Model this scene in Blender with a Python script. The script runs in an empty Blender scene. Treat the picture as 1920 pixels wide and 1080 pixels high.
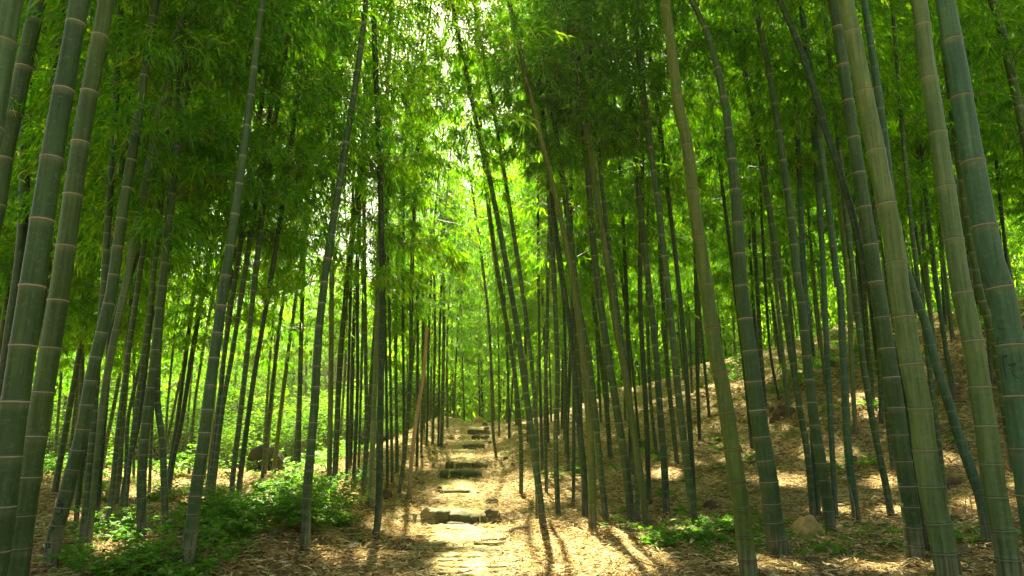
import bpy, bmesh, math, random
import numpy as np
from mathutils import Vector, Matrix, noise as mnoise

# ------------------------------------------------------------------ camera
F_PX, PITCH = 1280.0, math.radians(12.3)
sc = bpy.context.scene
COL = sc.collection
cam = bpy.data.cameras.new('camera'); cam.lens = 24.0; cam.sensor_width = 36.0
cam.clip_start = 0.05; cam.clip_end = 2000
cam_ob = bpy.data.objects.new('camera', cam); COL.objects.link(cam_ob)
cam_ob.location = (0, 0, 0); cam_ob.rotation_euler = (math.pi / 2 + PITCH, 0, 0)
sc.camera = cam_ob
# ------------------------------------------------------------------ light
SUN_EL, SUN_AZ = math.radians(53), math.radians(-9)      # azimuth from +Y (ahead), negative = to the left
world = bpy.data.worlds.new('World'); sc.world = world; world.use_nodes = True
wn = world.node_tree.nodes; wl = world.node_tree.links
sky = wn.new('ShaderNodeTexSky'); sky.sky_type = 'NISHITA'; sky.sun_disc = False
sky.sun_elevation = SUN_EL; sky.sun_rotation = SUN_AZ
sky.air_density = 1.0; sky.dust_density = 3.0; sky.ozone_density = 1.0
bg = wn['Background']; bg.inputs['Strength'].default_value = 0.055
skm = wn.new('ShaderNodeMix'); skm.data_type = 'RGBA'; skm.blend_type = 'MULTIPLY'; skm.inputs[0].default_value = 1
skm.inputs[7].default_value = (1.12, 1.0, .74, 1)          # warm tint multiplied over the bluish sky colour
wl.new(sky.outputs['Color'], skm.inputs[6]); wl.new(skm.outputs[2], bg.inputs['Color'])
sun = bpy.data.lights.new('sun', 'SUN'); sun.energy = 5.0; sun.angle = math.radians(0.9); sun.color = (1.0, 0.92, 0.70)
sun_ob = bpy.data.objects.new('sun', sun); COL.objects.link(sun_ob)
sd = Vector((math.sin(SUN_AZ) * math.cos(SUN_EL), math.cos(SUN_AZ) * math.cos(SUN_EL), math.sin(SUN_EL)))
sun_ob.rotation_euler = sd.to_track_quat('Z', 'Y').to_euler(); sun_ob.location = sd * 40
vs = sc.view_settings; vs.view_transform = 'Standard'; vs.look = 'None'; vs.exposure = 3.0; vs.gamma = 1.0
cy = sc.cycles
cy.max_bounces = 7; cy.diffuse_bounces = 4; cy.glossy_bounces = 2; cy.transmission_bounces = 5
cy.transparent_max_bounces = 6; cy.volume_bounces = 0
cy.sample_clamp_indirect = 6.0
cy.use_denoising = True; cy.adaptive_threshold = .006
try: cy.denoiser = 'OPENIMAGEDENOISE'
except Exception: pass

R = np.random.RandomState(7)
random.seed(7)

# ------------------------------------------------------------------ pixels of the 1920x1080 photograph -> rays
CP, SP = math.cos(PITCH), math.sin(PITCH)
def ray(x, y):
    vx, vy = (x - 960) / F_PX, (540 - y) / F_PX
    return np.array([vx, CP - vy * SP, SP + vy * CP])

# ------------------------------------------------------------------ terrain
def sstep(a, b, x):
    t = np.clip((x - a) / (b - a), 0, 1); return t * t * (3 - 2 * t)
def pxc(Y): return np.interp(Y, [0, 5, 9, 14.5, 22, 28, 34, 60], [-.05, -.31, -.64, -1.08, -1.37, -1.42, -1.4, -1.0])
def prof(Y): return np.interp(Y, [0, 6, 9, 11, 14.5, 18, 22, 25, 28, 31, 36, 45, 80], [-1.0, -1.0, -.98, -.90, -.68, -.42, -.12, .14, .46, .74, .72, .5, .2])
STEPS = [9.1, 14.2, 15.6, 20.4, 21.3, 23.6, 25.5, 26.7]
def stair(Y):
    z = prof(Y)
    xs = [0]; zs = [0]
    for s in STEPS:                                    # flatter treads, a jump at each step
        xs += [s - .9, s - .06, s + .06, s + .9]; zs += [0, -.075, .075, 0]
    xs.append(90); zs.append(0)
    return z + np.interp(Y, xs, zs)
def fbm(x, y, f, seed=0):
    a = np.sin(x * f * 1.3 + seed) * np.cos(y * f * 1.1 - seed * 1.7) + .5 * np.sin(x * f * 2.7 - y * f * 1.9 + seed * 3) \
        + .35 * np.sin(y * f * 4.3 + x * f * 3.1 + seed * .7) + .2 * np.sin(x * f * 7.9 - seed) * np.sin(y * f * 8.3 + seed)
    return a
def softplus(d, k=1.6): return np.log1p(np.exp(np.clip(d * k, -30, 30))) / k
def terrain(x, y):
    x = np.asarray(x, float); y = np.asarray(y, float)
    c = pxc(y); d = x - c
    pr = prof(y)
    onp = 1 - sstep(.6, 1.0, np.abs(d))
    z = np.where(True, pr, pr)
    # left of the path falls back to the low flat ground
    z = z + (np.minimum(-1.0, pr) - z) * sstep(1.6, 5.5, -d)
    z = z - .35 * sstep(20, 30, y) * sstep(4, 8, -d)
    # hillside on the right
    x0 = np.interp(y, [0, 5, 9, 12, 15, 20, 60], [4.2, 4.2, 4.3, 2.9, 1.5, 1.2, 1.2])
    h = .30 * softplus(x - x0)
    h = np.where(h > 2.6, 2.6 + 2.6 * np.tanh((h - 2.6) / 2.6), h)
    z = z + h
    z = z + .10 * sstep(2.5, 4.5, x) * (1 - sstep(6, 9, y)) + .10 * sstep(2, 4.5, -x) * (1 - sstep(6, 9, y))
    # low bank right of the path
    z = z + .22 * sstep(.8, 1.6, d) * (1 - sstep(1.6, 3.4, d)) * sstep(10, 13, y) * (1 - sstep(24, 28, y))
    z = z + .12 * sstep(1.0, 1.7, -d) * (1 - sstep(1.7, 3.0, -d)) * sstep(4, 6, y)
    # mound of undergrowth left of the path in front
    z = z + .28 * np.exp(-((x + 2.6) ** 2 / 1.3 + (y - 7.2) ** 2 / 2.2))
    n = .035 * fbm(x, y, .9, 1.3) + .018 * fbm(x, y, 2.6, 4.1)
    hill = sstep(.5, 4, x - x0)
    n = n * (1 + 2.2 * hill) + hill * (.16 * np.maximum(0, fbm(x, y, .75, 9.0) - .4) + .07 * np.abs(fbm(x, y, 1.9, 6.0)))
    z = z + n * (1 - .8 * onp)
    z = z * (1 - onp) + (stair(y) - .05 + .006 * fbm(x, y, 3., 2.)) * onp
    return z
def tz(x, y): return float(terrain(x, y))
def hit(px, py, far=60.0):
    d = ray(px, py); prev = 2.5; 
    for Y in np.arange(2.6, far, .1):
        t = Y / d[1]; 
        if t * d[2] < tz(t * d[0], Y):
            a, b = prev, Y
            for _ in range(18):
                m = (a + b) / 2; tm = m / d[1]
                if tm * d[2] < tz(tm * d[0], m): b = m
                else: a = m
            return b
        prev = Y
    return far
def ground_at(px, py):
    Y = hit(px, py); d = ray(px, py); t = Y / d[1]
    return np.array([t * d[0], Y, tz(t * d[0], Y)]), t

# ------------------------------------------------------------------ object helpers
def tagit(o, label=None, cat=None, group=None, kind=None):
    if label: o['label'] = label
    if cat: o['category'] = cat
    if group: o['group'] = group
    if kind: o['kind'] = kind
    return o
def link(name, data, parent=None, loc=None):
    o = bpy.data.objects.new(name, data); COL.objects.link(o)
    if parent is not None: o.parent = parent
    if loc is not None: o.location = loc
    return o
def empty(name, loc, label, cat, group=None):
    o = link(name, None, None, tuple(loc)); o.empty_display_size = .2
    return tagit(o, label, cat, group)
def np_mesh(name, verts, faces, mats, mat_idx=None, smooth=True, attr=None):
    """verts (N,3); faces: list of int arrays, each (M,k)"""
    me = bpy.data.meshes.new(name)
    verts = np.ascontiguousarray(verts, np.float32)
    me.vertices.add(len(verts)); me.vertices.foreach_set('co', verts.ravel())
    loops = np.concatenate([f.ravel() for f in faces]).astype(np.int32)
    tot = np.concatenate([np.full(len(f), f.shape[1], np.int32) for f in faces])
    start = np.concatenate([[0], np.cumsum(tot)[:-1]]).astype(np.int32)
    me.loops.add(len(loops)); me.loops.foreach_set('vertex_index', loops)
    me.polygons.add(len(tot)); me.polygons.foreach_set('loop_start', start); me.polygons.foreach_set('loop_total', tot)
    if smooth: me.polygons.foreach_set('use_smooth', np.ones(len(tot), bool))
    for m in mats: me.materials.append(m)
    if mat_idx is not None: me.polygons.foreach_set('material_index', np.asarray(mat_idx, np.int32))
    if attr is not None:
        for k, v in attr.items():
            a = me.color_attributes.new(k, 'FLOAT_COLOR', 'POINT')
            c = np.ones((len(verts), 4), np.float32); c[:, :v.shape[1]] = v
            a.data.foreach_set('color', c.ravel())
    me.update(calc_edges=True)
    return me

# ------------------------------------------------------------------ materials
def nt(name):
    m = bpy.data.materials.new(name); m.use_nodes = True
    m.node_tree.nodes.clear()
    return m, m.node_tree.nodes, m.node_tree.links
def N(n, t, **kw):
    x = n.new('ShaderNode' + t)
    for k, v in kw.items():
        if k in x.inputs: x.inputs[k].default_value = v
        else: setattr(x, k, v)
    return x
def ramp(n, stops, interp='LINEAR'):
    r = n.new('ShaderNodeValToRGB'); r.color_ramp.interpolation = interp
    e = r.color_ramp.elements
    while len(e) < len(stops): e.new(.5)
    for i, (p, c) in enumerate(stops): e[i].position = p; e[i].color = (*c, 1)
    return r
def mix(n, l, fac, a, b, mode='MIX'):
    m = n.new('ShaderNodeMix'); m.data_type = 'RGBA'; m.blend_type = mode
    for s, v in ((0, fac), (6, a), (7, b)):
        if hasattr(v, 'links'): l.new(v, m.inputs[s])
        elif s == 0: m.inputs[0].default_value = v
        else: m.inputs[s].default_value = (*v, 1)
    return m.outputs[2]

def leaf_material(name, stops_d, stops_t, trans=.62, rough=.45, gloss=.02):
    m, n, l = nt(name)
    geo = N(n, 'NewGeometry'); oi = N(n, 'ObjectInfo')
    add = N(n, 'Math', operation='MULTIPLY_ADD'); add.inputs[1].default_value = .7
    l.new(geo.outputs['Random Per Island'], add.inputs[0])
    sc_ = N(n, 'Math', operation='MULTIPLY'); sc_.inputs[1].default_value = .3
    l.new(oi.outputs['Random'], sc_.inputs[0]); l.new(sc_.outputs[0], add.inputs[2])
    rd = ramp(n, stops_d); rt = ramp(n, stops_t)
    l.new(add.outputs[0], rd.inputs[0]); l.new(add.outputs[0], rt.inputs[0])
    d = N(n, 'BsdfDiffuse'); t = N(n, 'BsdfTranslucent'); g = N(n, 'BsdfGlossy', Roughness=rough)
    g.inputs['Color'].default_value = (.8, .9, .8, 1)
    l.new(rd.outputs[0], d.inputs[0]); l.new(rt.outputs[0], t.inputs[0])
    ms = N(n, 'MixShader'); ms.inputs[0].default_value = trans
    l.new(d.outputs[0], ms.inputs[1]); l.new(t.outputs[0], ms.inputs[2])
    m2 = N(n, 'MixShader'); m2.inputs[0].default_value = gloss
    l.new(ms.outputs[0], m2.inputs[1]); l.new(g.outputs[0], m2.inputs[2])
    o = N(n, 'OutputMaterial'); l.new(m2.outputs[0], o.inputs[0])
    return m
LEAF = leaf_material('bamboo_leaf',
    [(0, (.008, .050, .002)), (.5, (.019, .084, .002)), (.9, (.055, .140, .003)), (.985, (.09, .16, .010)), (1, (.26, .22, .06))],
    [(0, (.065, .30, .0005)), (.5, (.155, .47, .0006)), (.88, (.46, .72, .001)), (.985, (.60, .74, .01)), (1, (.56, .46, .06))])
LEAF_FAR = leaf_material('far_bamboo_leaf',
    [(0, (.05, .15, .010)), (1, (.10, .22, .016))],
    [(0, (.16, .42, .004)), (1, (.36, .60, .01))])
LEAF_BUSH = leaf_material('shrub_leaf',
    [(0, (.055, .13, .015)), (.6, (.12, .23, .022)), (1, (.26, .36, .05))],
    [(0, (.09, .36, .010)), (.6, (.20, .52, .012)), (1, (.40, .66, .03))], trans=.5, gloss=.03)
LEAF_BRIGHT = leaf_material('sunny_shrub_leaf',
    [(0, (.020, .060, .008)), (.6, (.045, .11, .012)), (1, (.11, .19, .025))],
    [(0, (.04, .15, .002)), (.6, (.11, .27, .003)), (1, (.28, .46, .01))], trans=.55, gloss=.008)

def culm_material(name, c1, c2, c3, pale=(.30, .29, .19), dark=(.03, .025, .012)):
    m, n, l = nt(name)
    tc = N(n, 'TexCoord'); oi = N(n, 'ObjectInfo')
    mp = N(n, 'Mapping'); mp.inputs['Scale'].default_value = (55, 55, 1.6); l.new(tc.outputs['Object'], mp.inputs[0])
    st = N(n, 'TexNoise', Scale=1.0, Detail=4.0, Roughness=.6); l.new(mp.outputs[0], st.inputs['Vector'])
    mp2 = N(n, 'Mapping'); mp2.inputs['Scale'].default_value = (7, 7, 2.2); l.new(tc.outputs['Object'], mp2.inputs[0])
    bl = N(n, 'TexNoise', Scale=1.0, Detail=5.0, Roughness=.65); l.new(mp2.outputs[0], bl.inputs['Vector'])
    r1 = ramp(n, [(.30, c1), (.52, c2), (.72, c3)]); l.new(bl.outputs[0], r1.inputs[0])
    base = mix(n, l, .45, r1.outputs[0], r1.outputs[0])
    sr = ramp(n, [(.32, (.5, .52, .5)), (.68, (1.4, 1.36, 1.3))]); l.new(st.outputs[0], sr.inputs[0])
    base = mix(n, l, .75, r1.outputs[0], sr.outputs[0], 'MULTIPLY')
    # per culm and per internode hue drift
    at = N(n, 'Attribute', attribute_name='nd'); sp = N(n, 'SeparateColor'); l.new(at.outputs['Color'], sp.inputs[0])
    rr = ramp(n, [(0, (.72, .86, .95)), (.5, (1, 1, 1)), (1, (1.35, 1.12, .8))]); l.new(sp.outputs[2], rr.inputs[0])
    base = mix(n, l, .55, base, rr.outputs[0], 'MULTIPLY')
    ro = ramp(n, [(0, (.75, .88, 1.0)), (.5, (1, 1, 1)), (1, (1.3, 1.15, .8))]); l.new(oi.outputs['Random'], ro.inputs[0])
    base = mix(n, l, .6, base, ro.outputs[0], 'MULTIPLY')
    # grey lichen / wax specks
    vo = N(n, 'TexNoise', Scale=38.0, Detail=3.0); l.new(tc.outputs['Object'], vo.inputs['Vector'])
    vr = ramp(n, [(.56, (0, 0, 0)), (.68, (1, 1, 1))]); l.new(vo.outputs[0], vr.inputs[0])
    vm = N(n, 'Math', operation='MULTIPLY'); vm.inputs[1].default_value = .13; l.new(vr.outputs[0], vm.inputs[0])
    base = mix(n, l, vm.outputs[0], base, (.22, .26, .17))
    # weathered, lichen-grey foot
    sx = N(n, 'SeparateXYZ'); l.new(tc.outputs['Object'], sx.inputs[0])
    fm = N(n, 'MapRange'); fm.inputs[1].default_value = .05; fm.inputs[2].default_value = .75; fm.inputs[3].default_value = .36; fm.inputs[4].default_value = -.18
    l.new(sx.outputs[2], fm.inputs[0])
    fa = N(n, 'Math', operation='ADD'); l.new(fm.outputs[0], fa.inputs[0]); l.new(bl.outputs[0], fa.inputs[1])
    fr = ramp(n, [(.56, (0, 0, 0)), (.72, (1, 1, 1))]); l.new(fa.outputs[0], fr.inputs[0])
    ff = N(n, 'Math', operation='MULTIPLY'); ff.inputs[1].default_value = .6; l.new(fr.outputs[0], ff.inputs[0])
    fc = ramp(n, [(.4, (.05, .04, .02)), (.6, (.17, .17, .10))]); l.new(st.outputs[0], fc.inputs[0])
    base = mix(n, l, ff.outputs[0], base, fc.outputs[0])
    pm = N(n, 'Math', operation='MULTIPLY'); pm.inputs[1].default_value = .9; l.new(sp.outputs[0], pm.inputs[0])
    base = mix(n, l, pm.outputs[0], base, pale)
    dm = N(n, 'Math', operation='MULTIPLY'); dm.inputs[1].default_value = .9; l.new(sp.outputs[1], dm.inputs[0])
    base = mix(n, l, dm.outputs[0], base, dark)
    b = N(n, 'BsdfPrincipled', Roughness=.42); l.new(base, b.inputs['Base Color'])
    rrr = N(n, 'MapRange'); rrr.inputs[3].default_value = .42; rrr.inputs[4].default_value = .68
    l.new(bl.outputs[0], rrr.inputs[0]); l.new(rrr.outputs[0], b.inputs['Roughness'])
    b.inputs['Specular IOR Level'].default_value = .22
    bu = N(n, 'Bump', Strength=.12, Distance=.003); l.new(st.outputs[0], bu.inputs['Height']); l.new(bu.outputs[0], b.inputs['Normal'])
    o = N(n, 'OutputMaterial'); l.new(b.outputs[0], o.inputs[0])
    return m
CULM = {
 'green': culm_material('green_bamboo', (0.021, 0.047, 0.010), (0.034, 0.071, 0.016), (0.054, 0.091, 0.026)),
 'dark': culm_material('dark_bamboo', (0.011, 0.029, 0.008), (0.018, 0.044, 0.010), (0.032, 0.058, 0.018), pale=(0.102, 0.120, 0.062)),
 'blue': culm_material('bluish_bamboo', (.017, .050, .024), (.030, .080, .036), (.055, .105, .050), pale=(.20, .19, .11)),
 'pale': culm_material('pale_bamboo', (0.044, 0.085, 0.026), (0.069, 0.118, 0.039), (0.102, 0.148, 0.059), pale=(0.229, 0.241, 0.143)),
 'olive': culm_material('olive_bamboo', (0.039, 0.069, 0.007), (0.058, 0.091, 0.010), (0.081, 0.103, 0.022), pale=(0.154, 0.138, 0.054), dark=(0.031, 0.020, 0.006)),
 'brown': culm_material('dead_bamboo', (.17, .12, .06), (.28, .21, .11), (.38, .30, .18), pale=(.42, .32, .2)),
}
m_, n_, l_ = nt('bamboo_branch'); b_ = N(n_, 'BsdfPrincipled', Roughness=.6); b_.inputs['Base Color'].default_value = (.085, .095, .03, 1)
o_ = N(n_, 'OutputMaterial'); l_.new(b_.outputs[0], o_.inputs[0]); BRANCH = m_
m_, n_, l_ = nt('ink_scratch'); b_ = N(n_, 'BsdfPrincipled', Roughness=.8); b_.inputs['Base Color'].default_value = (.006, .010, .007, 1)
o_ = N(n_, 'OutputMaterial'); l_.new(b_.outputs[0], o_.inputs[0]); INK = m_

def ground_material():
    m, n, l = nt('leaf_strewn_earth')
    tc = N(n, 'TexCoord')
    v1 = N(n, 'TexNoise', Scale=16.0, Detail=6.0, Roughness=.7); l.new(tc.outputs['Object'], v1.inputs['Vector'])
    v2 = N(n, 'TexNoise', Scale=1.1, Detail=4.0); l.new(tc.outputs['Object'], v2.inputs['Vector'])
    v3 = N(n, 'TexVoronoi', Scale=26.0, Randomness=1.0); l.new(tc.outputs['Object'], v3.inputs['Vector'])
    c = ramp(n, [(.28, (.05, .032, .012)), (.42, (.21, .145, .055)), (.56, (.42, .305, .13)), (.72, (.56, .43, .21))]); l.new(v1.outputs[0], c.inputs[0])
    big = ramp(n, [(.35, (.55, .55, .52)), (.6, (1, 1, 1))]); l.new(v2.outputs[0], big.inputs[0])
    col = mix(n, l, .7, c.outputs[0], big.outputs[0], 'MULTIPLY')
    vb = N(n, 'RGBToBW'); l.new(v3.outputs['Color'], vb.inputs[0])
    vc = mix(n, l, .55, col, vb.outputs[0], 'SOFT_LIGHT')
    # moss
    v4 = N(n, 'TexNoise', Scale=.55, Detail=6.0, Roughness=.7); l.new(tc.outputs['Object'], v4.inputs['Vector'])
    mr = ramp(n, [(.55, (0, 0, 0)), (.68, (1, 1, 1))]); l.new(v4.outputs[0], mr.inputs[0])
    mm = N(n, 'Math', operation='MULTIPLY'); mm.inputs[1].default_value = .55; l.new(mr.outputs[0], mm.inputs[0])
    vc = mix(n, l, mm.outputs[0], vc, (.10, .15, .03))
    b = N(n, 'BsdfPrincipled', Roughness=.9); l.new(vc, b.inputs['Base Color'])
    b.inputs['Specular IOR Level'].default_value = .15
    bu = N(n, 'Bump', Strength=.7, Distance=.03); l.new(v1.outputs[0], bu.inputs['Height']); l.new(bu.outputs[0], b.inputs['Normal'])
    o = N(n, 'OutputMaterial'); l.new(b.outputs[0], o.inputs[0]); return m
def earth_material(name, stops, scale, moss=(.12, .13, .03), mossamt=.5, rough=.85, bump=.8):
    m, n, l = nt(name)
    tc = N(n, 'TexCoord')
    v1 = N(n, 'TexNoise', Scale=scale, Detail=7.0, Roughness=.65); l.new(tc.outputs['Object'], v1.inputs['Vector'])
    c = ramp(n, stops); l.new(v1.outputs[0], c.inputs[0])
    v4 = N(n, 'TexNoise', Scale=scale * .35, Detail=5.0, Roughness=.7); l.new(tc.outputs['Object'], v4.inputs['Vector'])
    mr = ramp(n, [(.50, (0, 0, 0)), (.66, (1, 1, 1))]); l.new(v4.outputs[0], mr.inputs[0])
    mm = N(n, 'Math', operation='MULTIPLY'); mm.inputs[1].default_value = mossamt; l.new(mr.outputs[0], mm.inputs[0])
    vc = mix(n, l, mm.outputs[0], c.outputs[0], moss)
    b = N(n, 'BsdfPrincipled', Roughness=rough); l.new(vc, b.inputs['Base Color']); b.inputs['Specular IOR Level'].default_value = .2
    bu = N(n, 'Bump', Strength=bump, Distance=.02); l.new(v1.outputs[0], bu.inputs['Height']); l.new(bu.outputs[0], b.inputs['Normal'])
    o = N(n, 'OutputMaterial'); l.new(b.outputs[0], o.inputs[0]); return m
GROUND = ground_material()
PATHM = earth_material('worn_path', [(.3, (.20, .145, .045)), (.5, (.38, .285, .09)), (.7, (.52, .41, .15))], 11, (.24, .21, .06), .5)
STONE = earth_material('path_stone', [(.3, (.11, .09, .035)), (.5, (.24, .20, .08)), (.7, (.40, .33, .15))], 9, (.13, .14, .035), .7)
ROCK = earth_material('mossy_rock', [(.3, (.035, .032, .014)), (.5, (.085, .075, .03)), (.7, (.17, .15, .065))], 8, (.07, .085, .018), .8)
ROCKD = earth_material('dark_mossy_rock', [(.3, (.008, .008, .004)), (.5, (.02, .018, .009)), (.7, (.045, .04, .018))], 5, (.02, .035, .007), .85)
ROCKT = earth_material('tan_rock', [(.3, (.25, .16, .05)), (.5, (.42, .29, .10)), (.7, (.55, .42, .18))], 9, (.2, .2, .06), .3)
ROCKR = earth_material('rusty_rock', [(.3, (.04, .025, .012)), (.5, (.10, .06, .028)), (.7, (.19, .115, .05))], 12, (.08, .09, .03), .3)
TWIG = earth_material('dead_wood', [(.3, (.14, .10, .05)), (.5, (.28, .21, .12)), (.7, (.42, .34, .20))], 20, (.2, .17, .09), .3)
def litter_material():
    m, n, l = nt('dry_bamboo_leaf')
    geo = N(n, 'NewGeometry')
    r = ramp(n, [(0, (.10, .062, .020)), (.25, (.28, .20, .075)), (.6, (.54, .39, .165)), (.85, (.72, .56, .28)), (1, (.74, .64, .38))])
    l.new(geo.outputs['Random Per Island'], r.inputs[0])
    d = N(n, 'BsdfDiffuse'); t = N(n, 'BsdfTranslucent'); l.new(r.outputs[0], d.inputs[0]); l.new(r.outputs[0], t.inputs[0])
    ms = N(n, 'MixShader'); ms.inputs[0].default_value = .25; l.new(d.outputs[0], ms.inputs[1]); l.new(t.outputs[0], ms.inputs[2])
    o = N(n, 'OutputMaterial'); l.new(ms.outputs[0], o.inputs[0]); return m
LITTER = litter_material()

# ------------------------------------------------------------------ ground, path
def grid_mesh(name, xs, ys, zf, mat):
    X, Y = np.meshgrid(xs, ys); Z = zf(X, Y)
    V = np.stack([X.ravel(), Y.ravel(), Z.ravel()], 1)
    nx, ny = len(xs), len(ys)
    i = (np.arange(ny - 1)[:, None] * nx + np.arange(nx - 1)[None]).ravel()
    Fq = np.stack([i, i + 1, i + nx + 1, i + nx], 1)
    return np_mesh(name, V, [Fq], [mat])
xs = np.unique(np.concatenate([np.linspace(-140, -14, 40), np.arange(-14, -3, .2), np.arange(-3, 4, .07), np.arange(4, 16, .16), np.linspace(16, 140, 40)]).round(4))
ys = np.unique(np.concatenate([np.linspace(-30, 2, 14), np.arange(2, 12, .07), np.arange(12, 28, .1), np.arange(28, 45, .3), np.linspace(45, 300, 50)]).round(4))
tagit(link('ground', grid_mesh('ground', xs, ys, terrain, GROUND)), 'forest floor of dry tan leaf litter and earth', None, None, 'structure')
def path_mesh():
    ys = np.concatenate([np.arange(1.5, 12, .06), np.arange(12, 33, .08)])
    k = 19; V = []
    for j in range(k):
        u = j / (k - 1) * 2 - 1
        wv = .40 + .12 * fbm(ys, ys * 0, .8, 3 + u) * abs(u)
        x = pxc(ys) + u * wv
        V.append(np.stack([x, ys, terrain(x, ys) + .012 - .05 * abs(u) ** 6], 1))
    V = np.stack(V, 1).reshape(-1, 3)
    i = (np.arange(len(ys) - 1)[:, None] * k + np.arange(k - 1)[None]).ravel()
    return np_mesh('path', V, [np.stack([i, i + 1, i + k + 1, i + k], 1)], [PATHM])
tagit(link('path', path_mesh()), 'worn sandy footpath climbing through the bamboo', None, None, 'structure')

# ------------------------------------------------------------------ bamboo
def catmull(P, n=8):
    P = np.asarray(P, float)
    if len(P) < 3: return np.array([P[0] + (P[-1] - P[0]) * t for t in np.linspace(0, 1, n + 1)])
    Q = np.vstack([2 * P[0] - P[1], P, 2 * P[-1] - P[-2]]); out = []
    for i in range(1, len(Q) - 2):
        a, b, c, d = Q[i - 1:i + 3]
        for t in np.linspace(0, 1, n, endpoint=False):
            out.append(.5 * (2 * b + (c - a) * t + (2 * a - 5 * b + 4 * c - d) * t * t + (3 * b - a - 3 * c + d) * t ** 3))
    out.append(P[-1]); return np.array(out)
class Curve:
    def __init__(s, P):
        s.P = np.asarray(P); seg = np.linalg.norm(np.diff(s.P, axis=0), axis=1)
        s.S = np.concatenate([[0], np.cumsum(seg)]); s.L = s.S[-1]
    def at(s, q): return np.stack([np.interp(q, s.S, s.P[:, k]) for k in range(3)], -1)
    def tan(s, q):
        d = s.at(np.minimum(q + .15, s.L)) - s.at(np.maximum(q - .15, 0)); return d / np.linalg.norm(d, axis=-1, keepdims=True)
def frames(T):
    X = np.array([1., 0, 0]); u = X - (T @ X)[:, None] * T; u /= np.linalg.norm(u, axis=1, keepdims=True)
    return u, np.cross(T, u)
def culm_mesh(name, cv, rad, mat, sides=16, tight=1.0, rs=None, broken=False):
    rs = rs or R
    D0 = 2 * rad(0.5)
    nodes = []; s = D0 * .5
    while s < cv.L - .05:
        D = 2 * max(rad(s), .012)
        nodes.append(s)
        g = np.interp(s, [0, .8, 2.2, 6, 13], [1.0, 1.8, 2.9, 4.2, 8.0]) * (tight if s < 4.5 else 1)
        s += D0 * max(g * (D / D0) ** .3, .5) * rs.uniform(.93, 1.07)
    S, RR, A = [0.0], [rad(0) * 1.10], [(0, .5, .5)]
    tone = .5
    for k, q in enumerate(nodes):
        D = 2 * rad(q); e = min(D, .13) * .5 + .012
        low = max(0, 1 - q / 1.2)
        nt_ = rs.uniform(.15, .85) * .6 + tone * .4
        pl = rs.uniform(.5, 1.0) * (1 - .6 * low); dk = .55 + .4 * low
        for off, rm, p, d_, tn in ((-.8, 1, .0, .0, tone), (-.40, 1.0, rs.uniform(.02, .16), 0, tone), (-.12, 1.02, .22 * (1 - low), .0, tone), (-.06, 1.075, pl, .0, tone),
                              (-.01, 1.085, .9 * pl + .2, .0, tone), (.035, 1.005, .0, dk, nt_), (.085, 1.06, .2 * pl, dk * .6, nt_),
                              (.15, 1.0, .0, .12, nt_), (.4, .985, 0, 0, nt_)):
            qq = q + off * e
            if S[-1] + .0012 < qq < cv.L: S.append(qq); RR.append(rad(qq) * rm); A.append((p, d_, tn))
        # intermediate rings follow the bend
        nxt = nodes[k + 1] if k + 1 < len(nodes) else cv.L
        for t in (.4, .65):
            qq = q + (nxt - q) * t
            if S[-1] + .02 < qq < nxt - .8 * e - .02: S.append(qq); RR.append(rad(qq) * .985); A.append((0, 0, nt_))
        tone = nt_
    S.append(cv.L); RR.append(max(rad(cv.L), .002)); A.append((0, 0, .5))
    S = np.array(S); RR = np.array(RR); A = np.array(A, np.float32)
    # swelling and zigzag of the lower stem
    C = cv.at(S); T = cv.tan(S); U, Vv = frames(T)
    an = np.linspace(0, 2 * np.pi, sides, endpoint=False)
    V = C[:, None] + RR[:, None, None] * (np.cos(an)[None, :, None] * U[:, None] + np.sin(an)[None, :, None] * Vv[:, None])
    n = len(S); V = V.reshape(-1, 3); at = np.repeat(A, sides, 0)
    i = np.arange(n - 1)[:, None] * sides; j = np.arange(sides)[None]; jn = (j + 1) % sides
    Fq = np.stack([i + j, i + jn, i + sides + jn, i + sides + j], -1).reshape(-1, 4)
    cap = (np.arange(sides) + (n - 1) * sides)[None, :]
    return np_mesh(name, V, [Fq, cap], [mat], attr={'nd': at}), nodes
def leaves(P, Dv, up, Lf, Wf, bend=.25):
    """quad leaves, folded along nothing: base, side, tip, side"""
    Dv = Dv / np.linalg.norm(Dv, axis=1, keepdims=True)
    side = np.cross(Dv, up); side /= np.linalg.norm(side, axis=1, keepdims=True) + 1e-9
    nrm = np.cross(side, Dv)
    L = Lf[:, None]; W = Wf[:, None]
    mid = P + Dv * L * .38 + nrm * L * .05
    tip = P + Dv * L - np.array([0, 0, 1.]) * L * bend
    V = np.stack([P, mid + side * W * .5, tip, mid - side * W * .5], 1).reshape(-1, 3)
    Fq = np.arange(len(V)).reshape(-1, 4)
    return V, Fq
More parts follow.
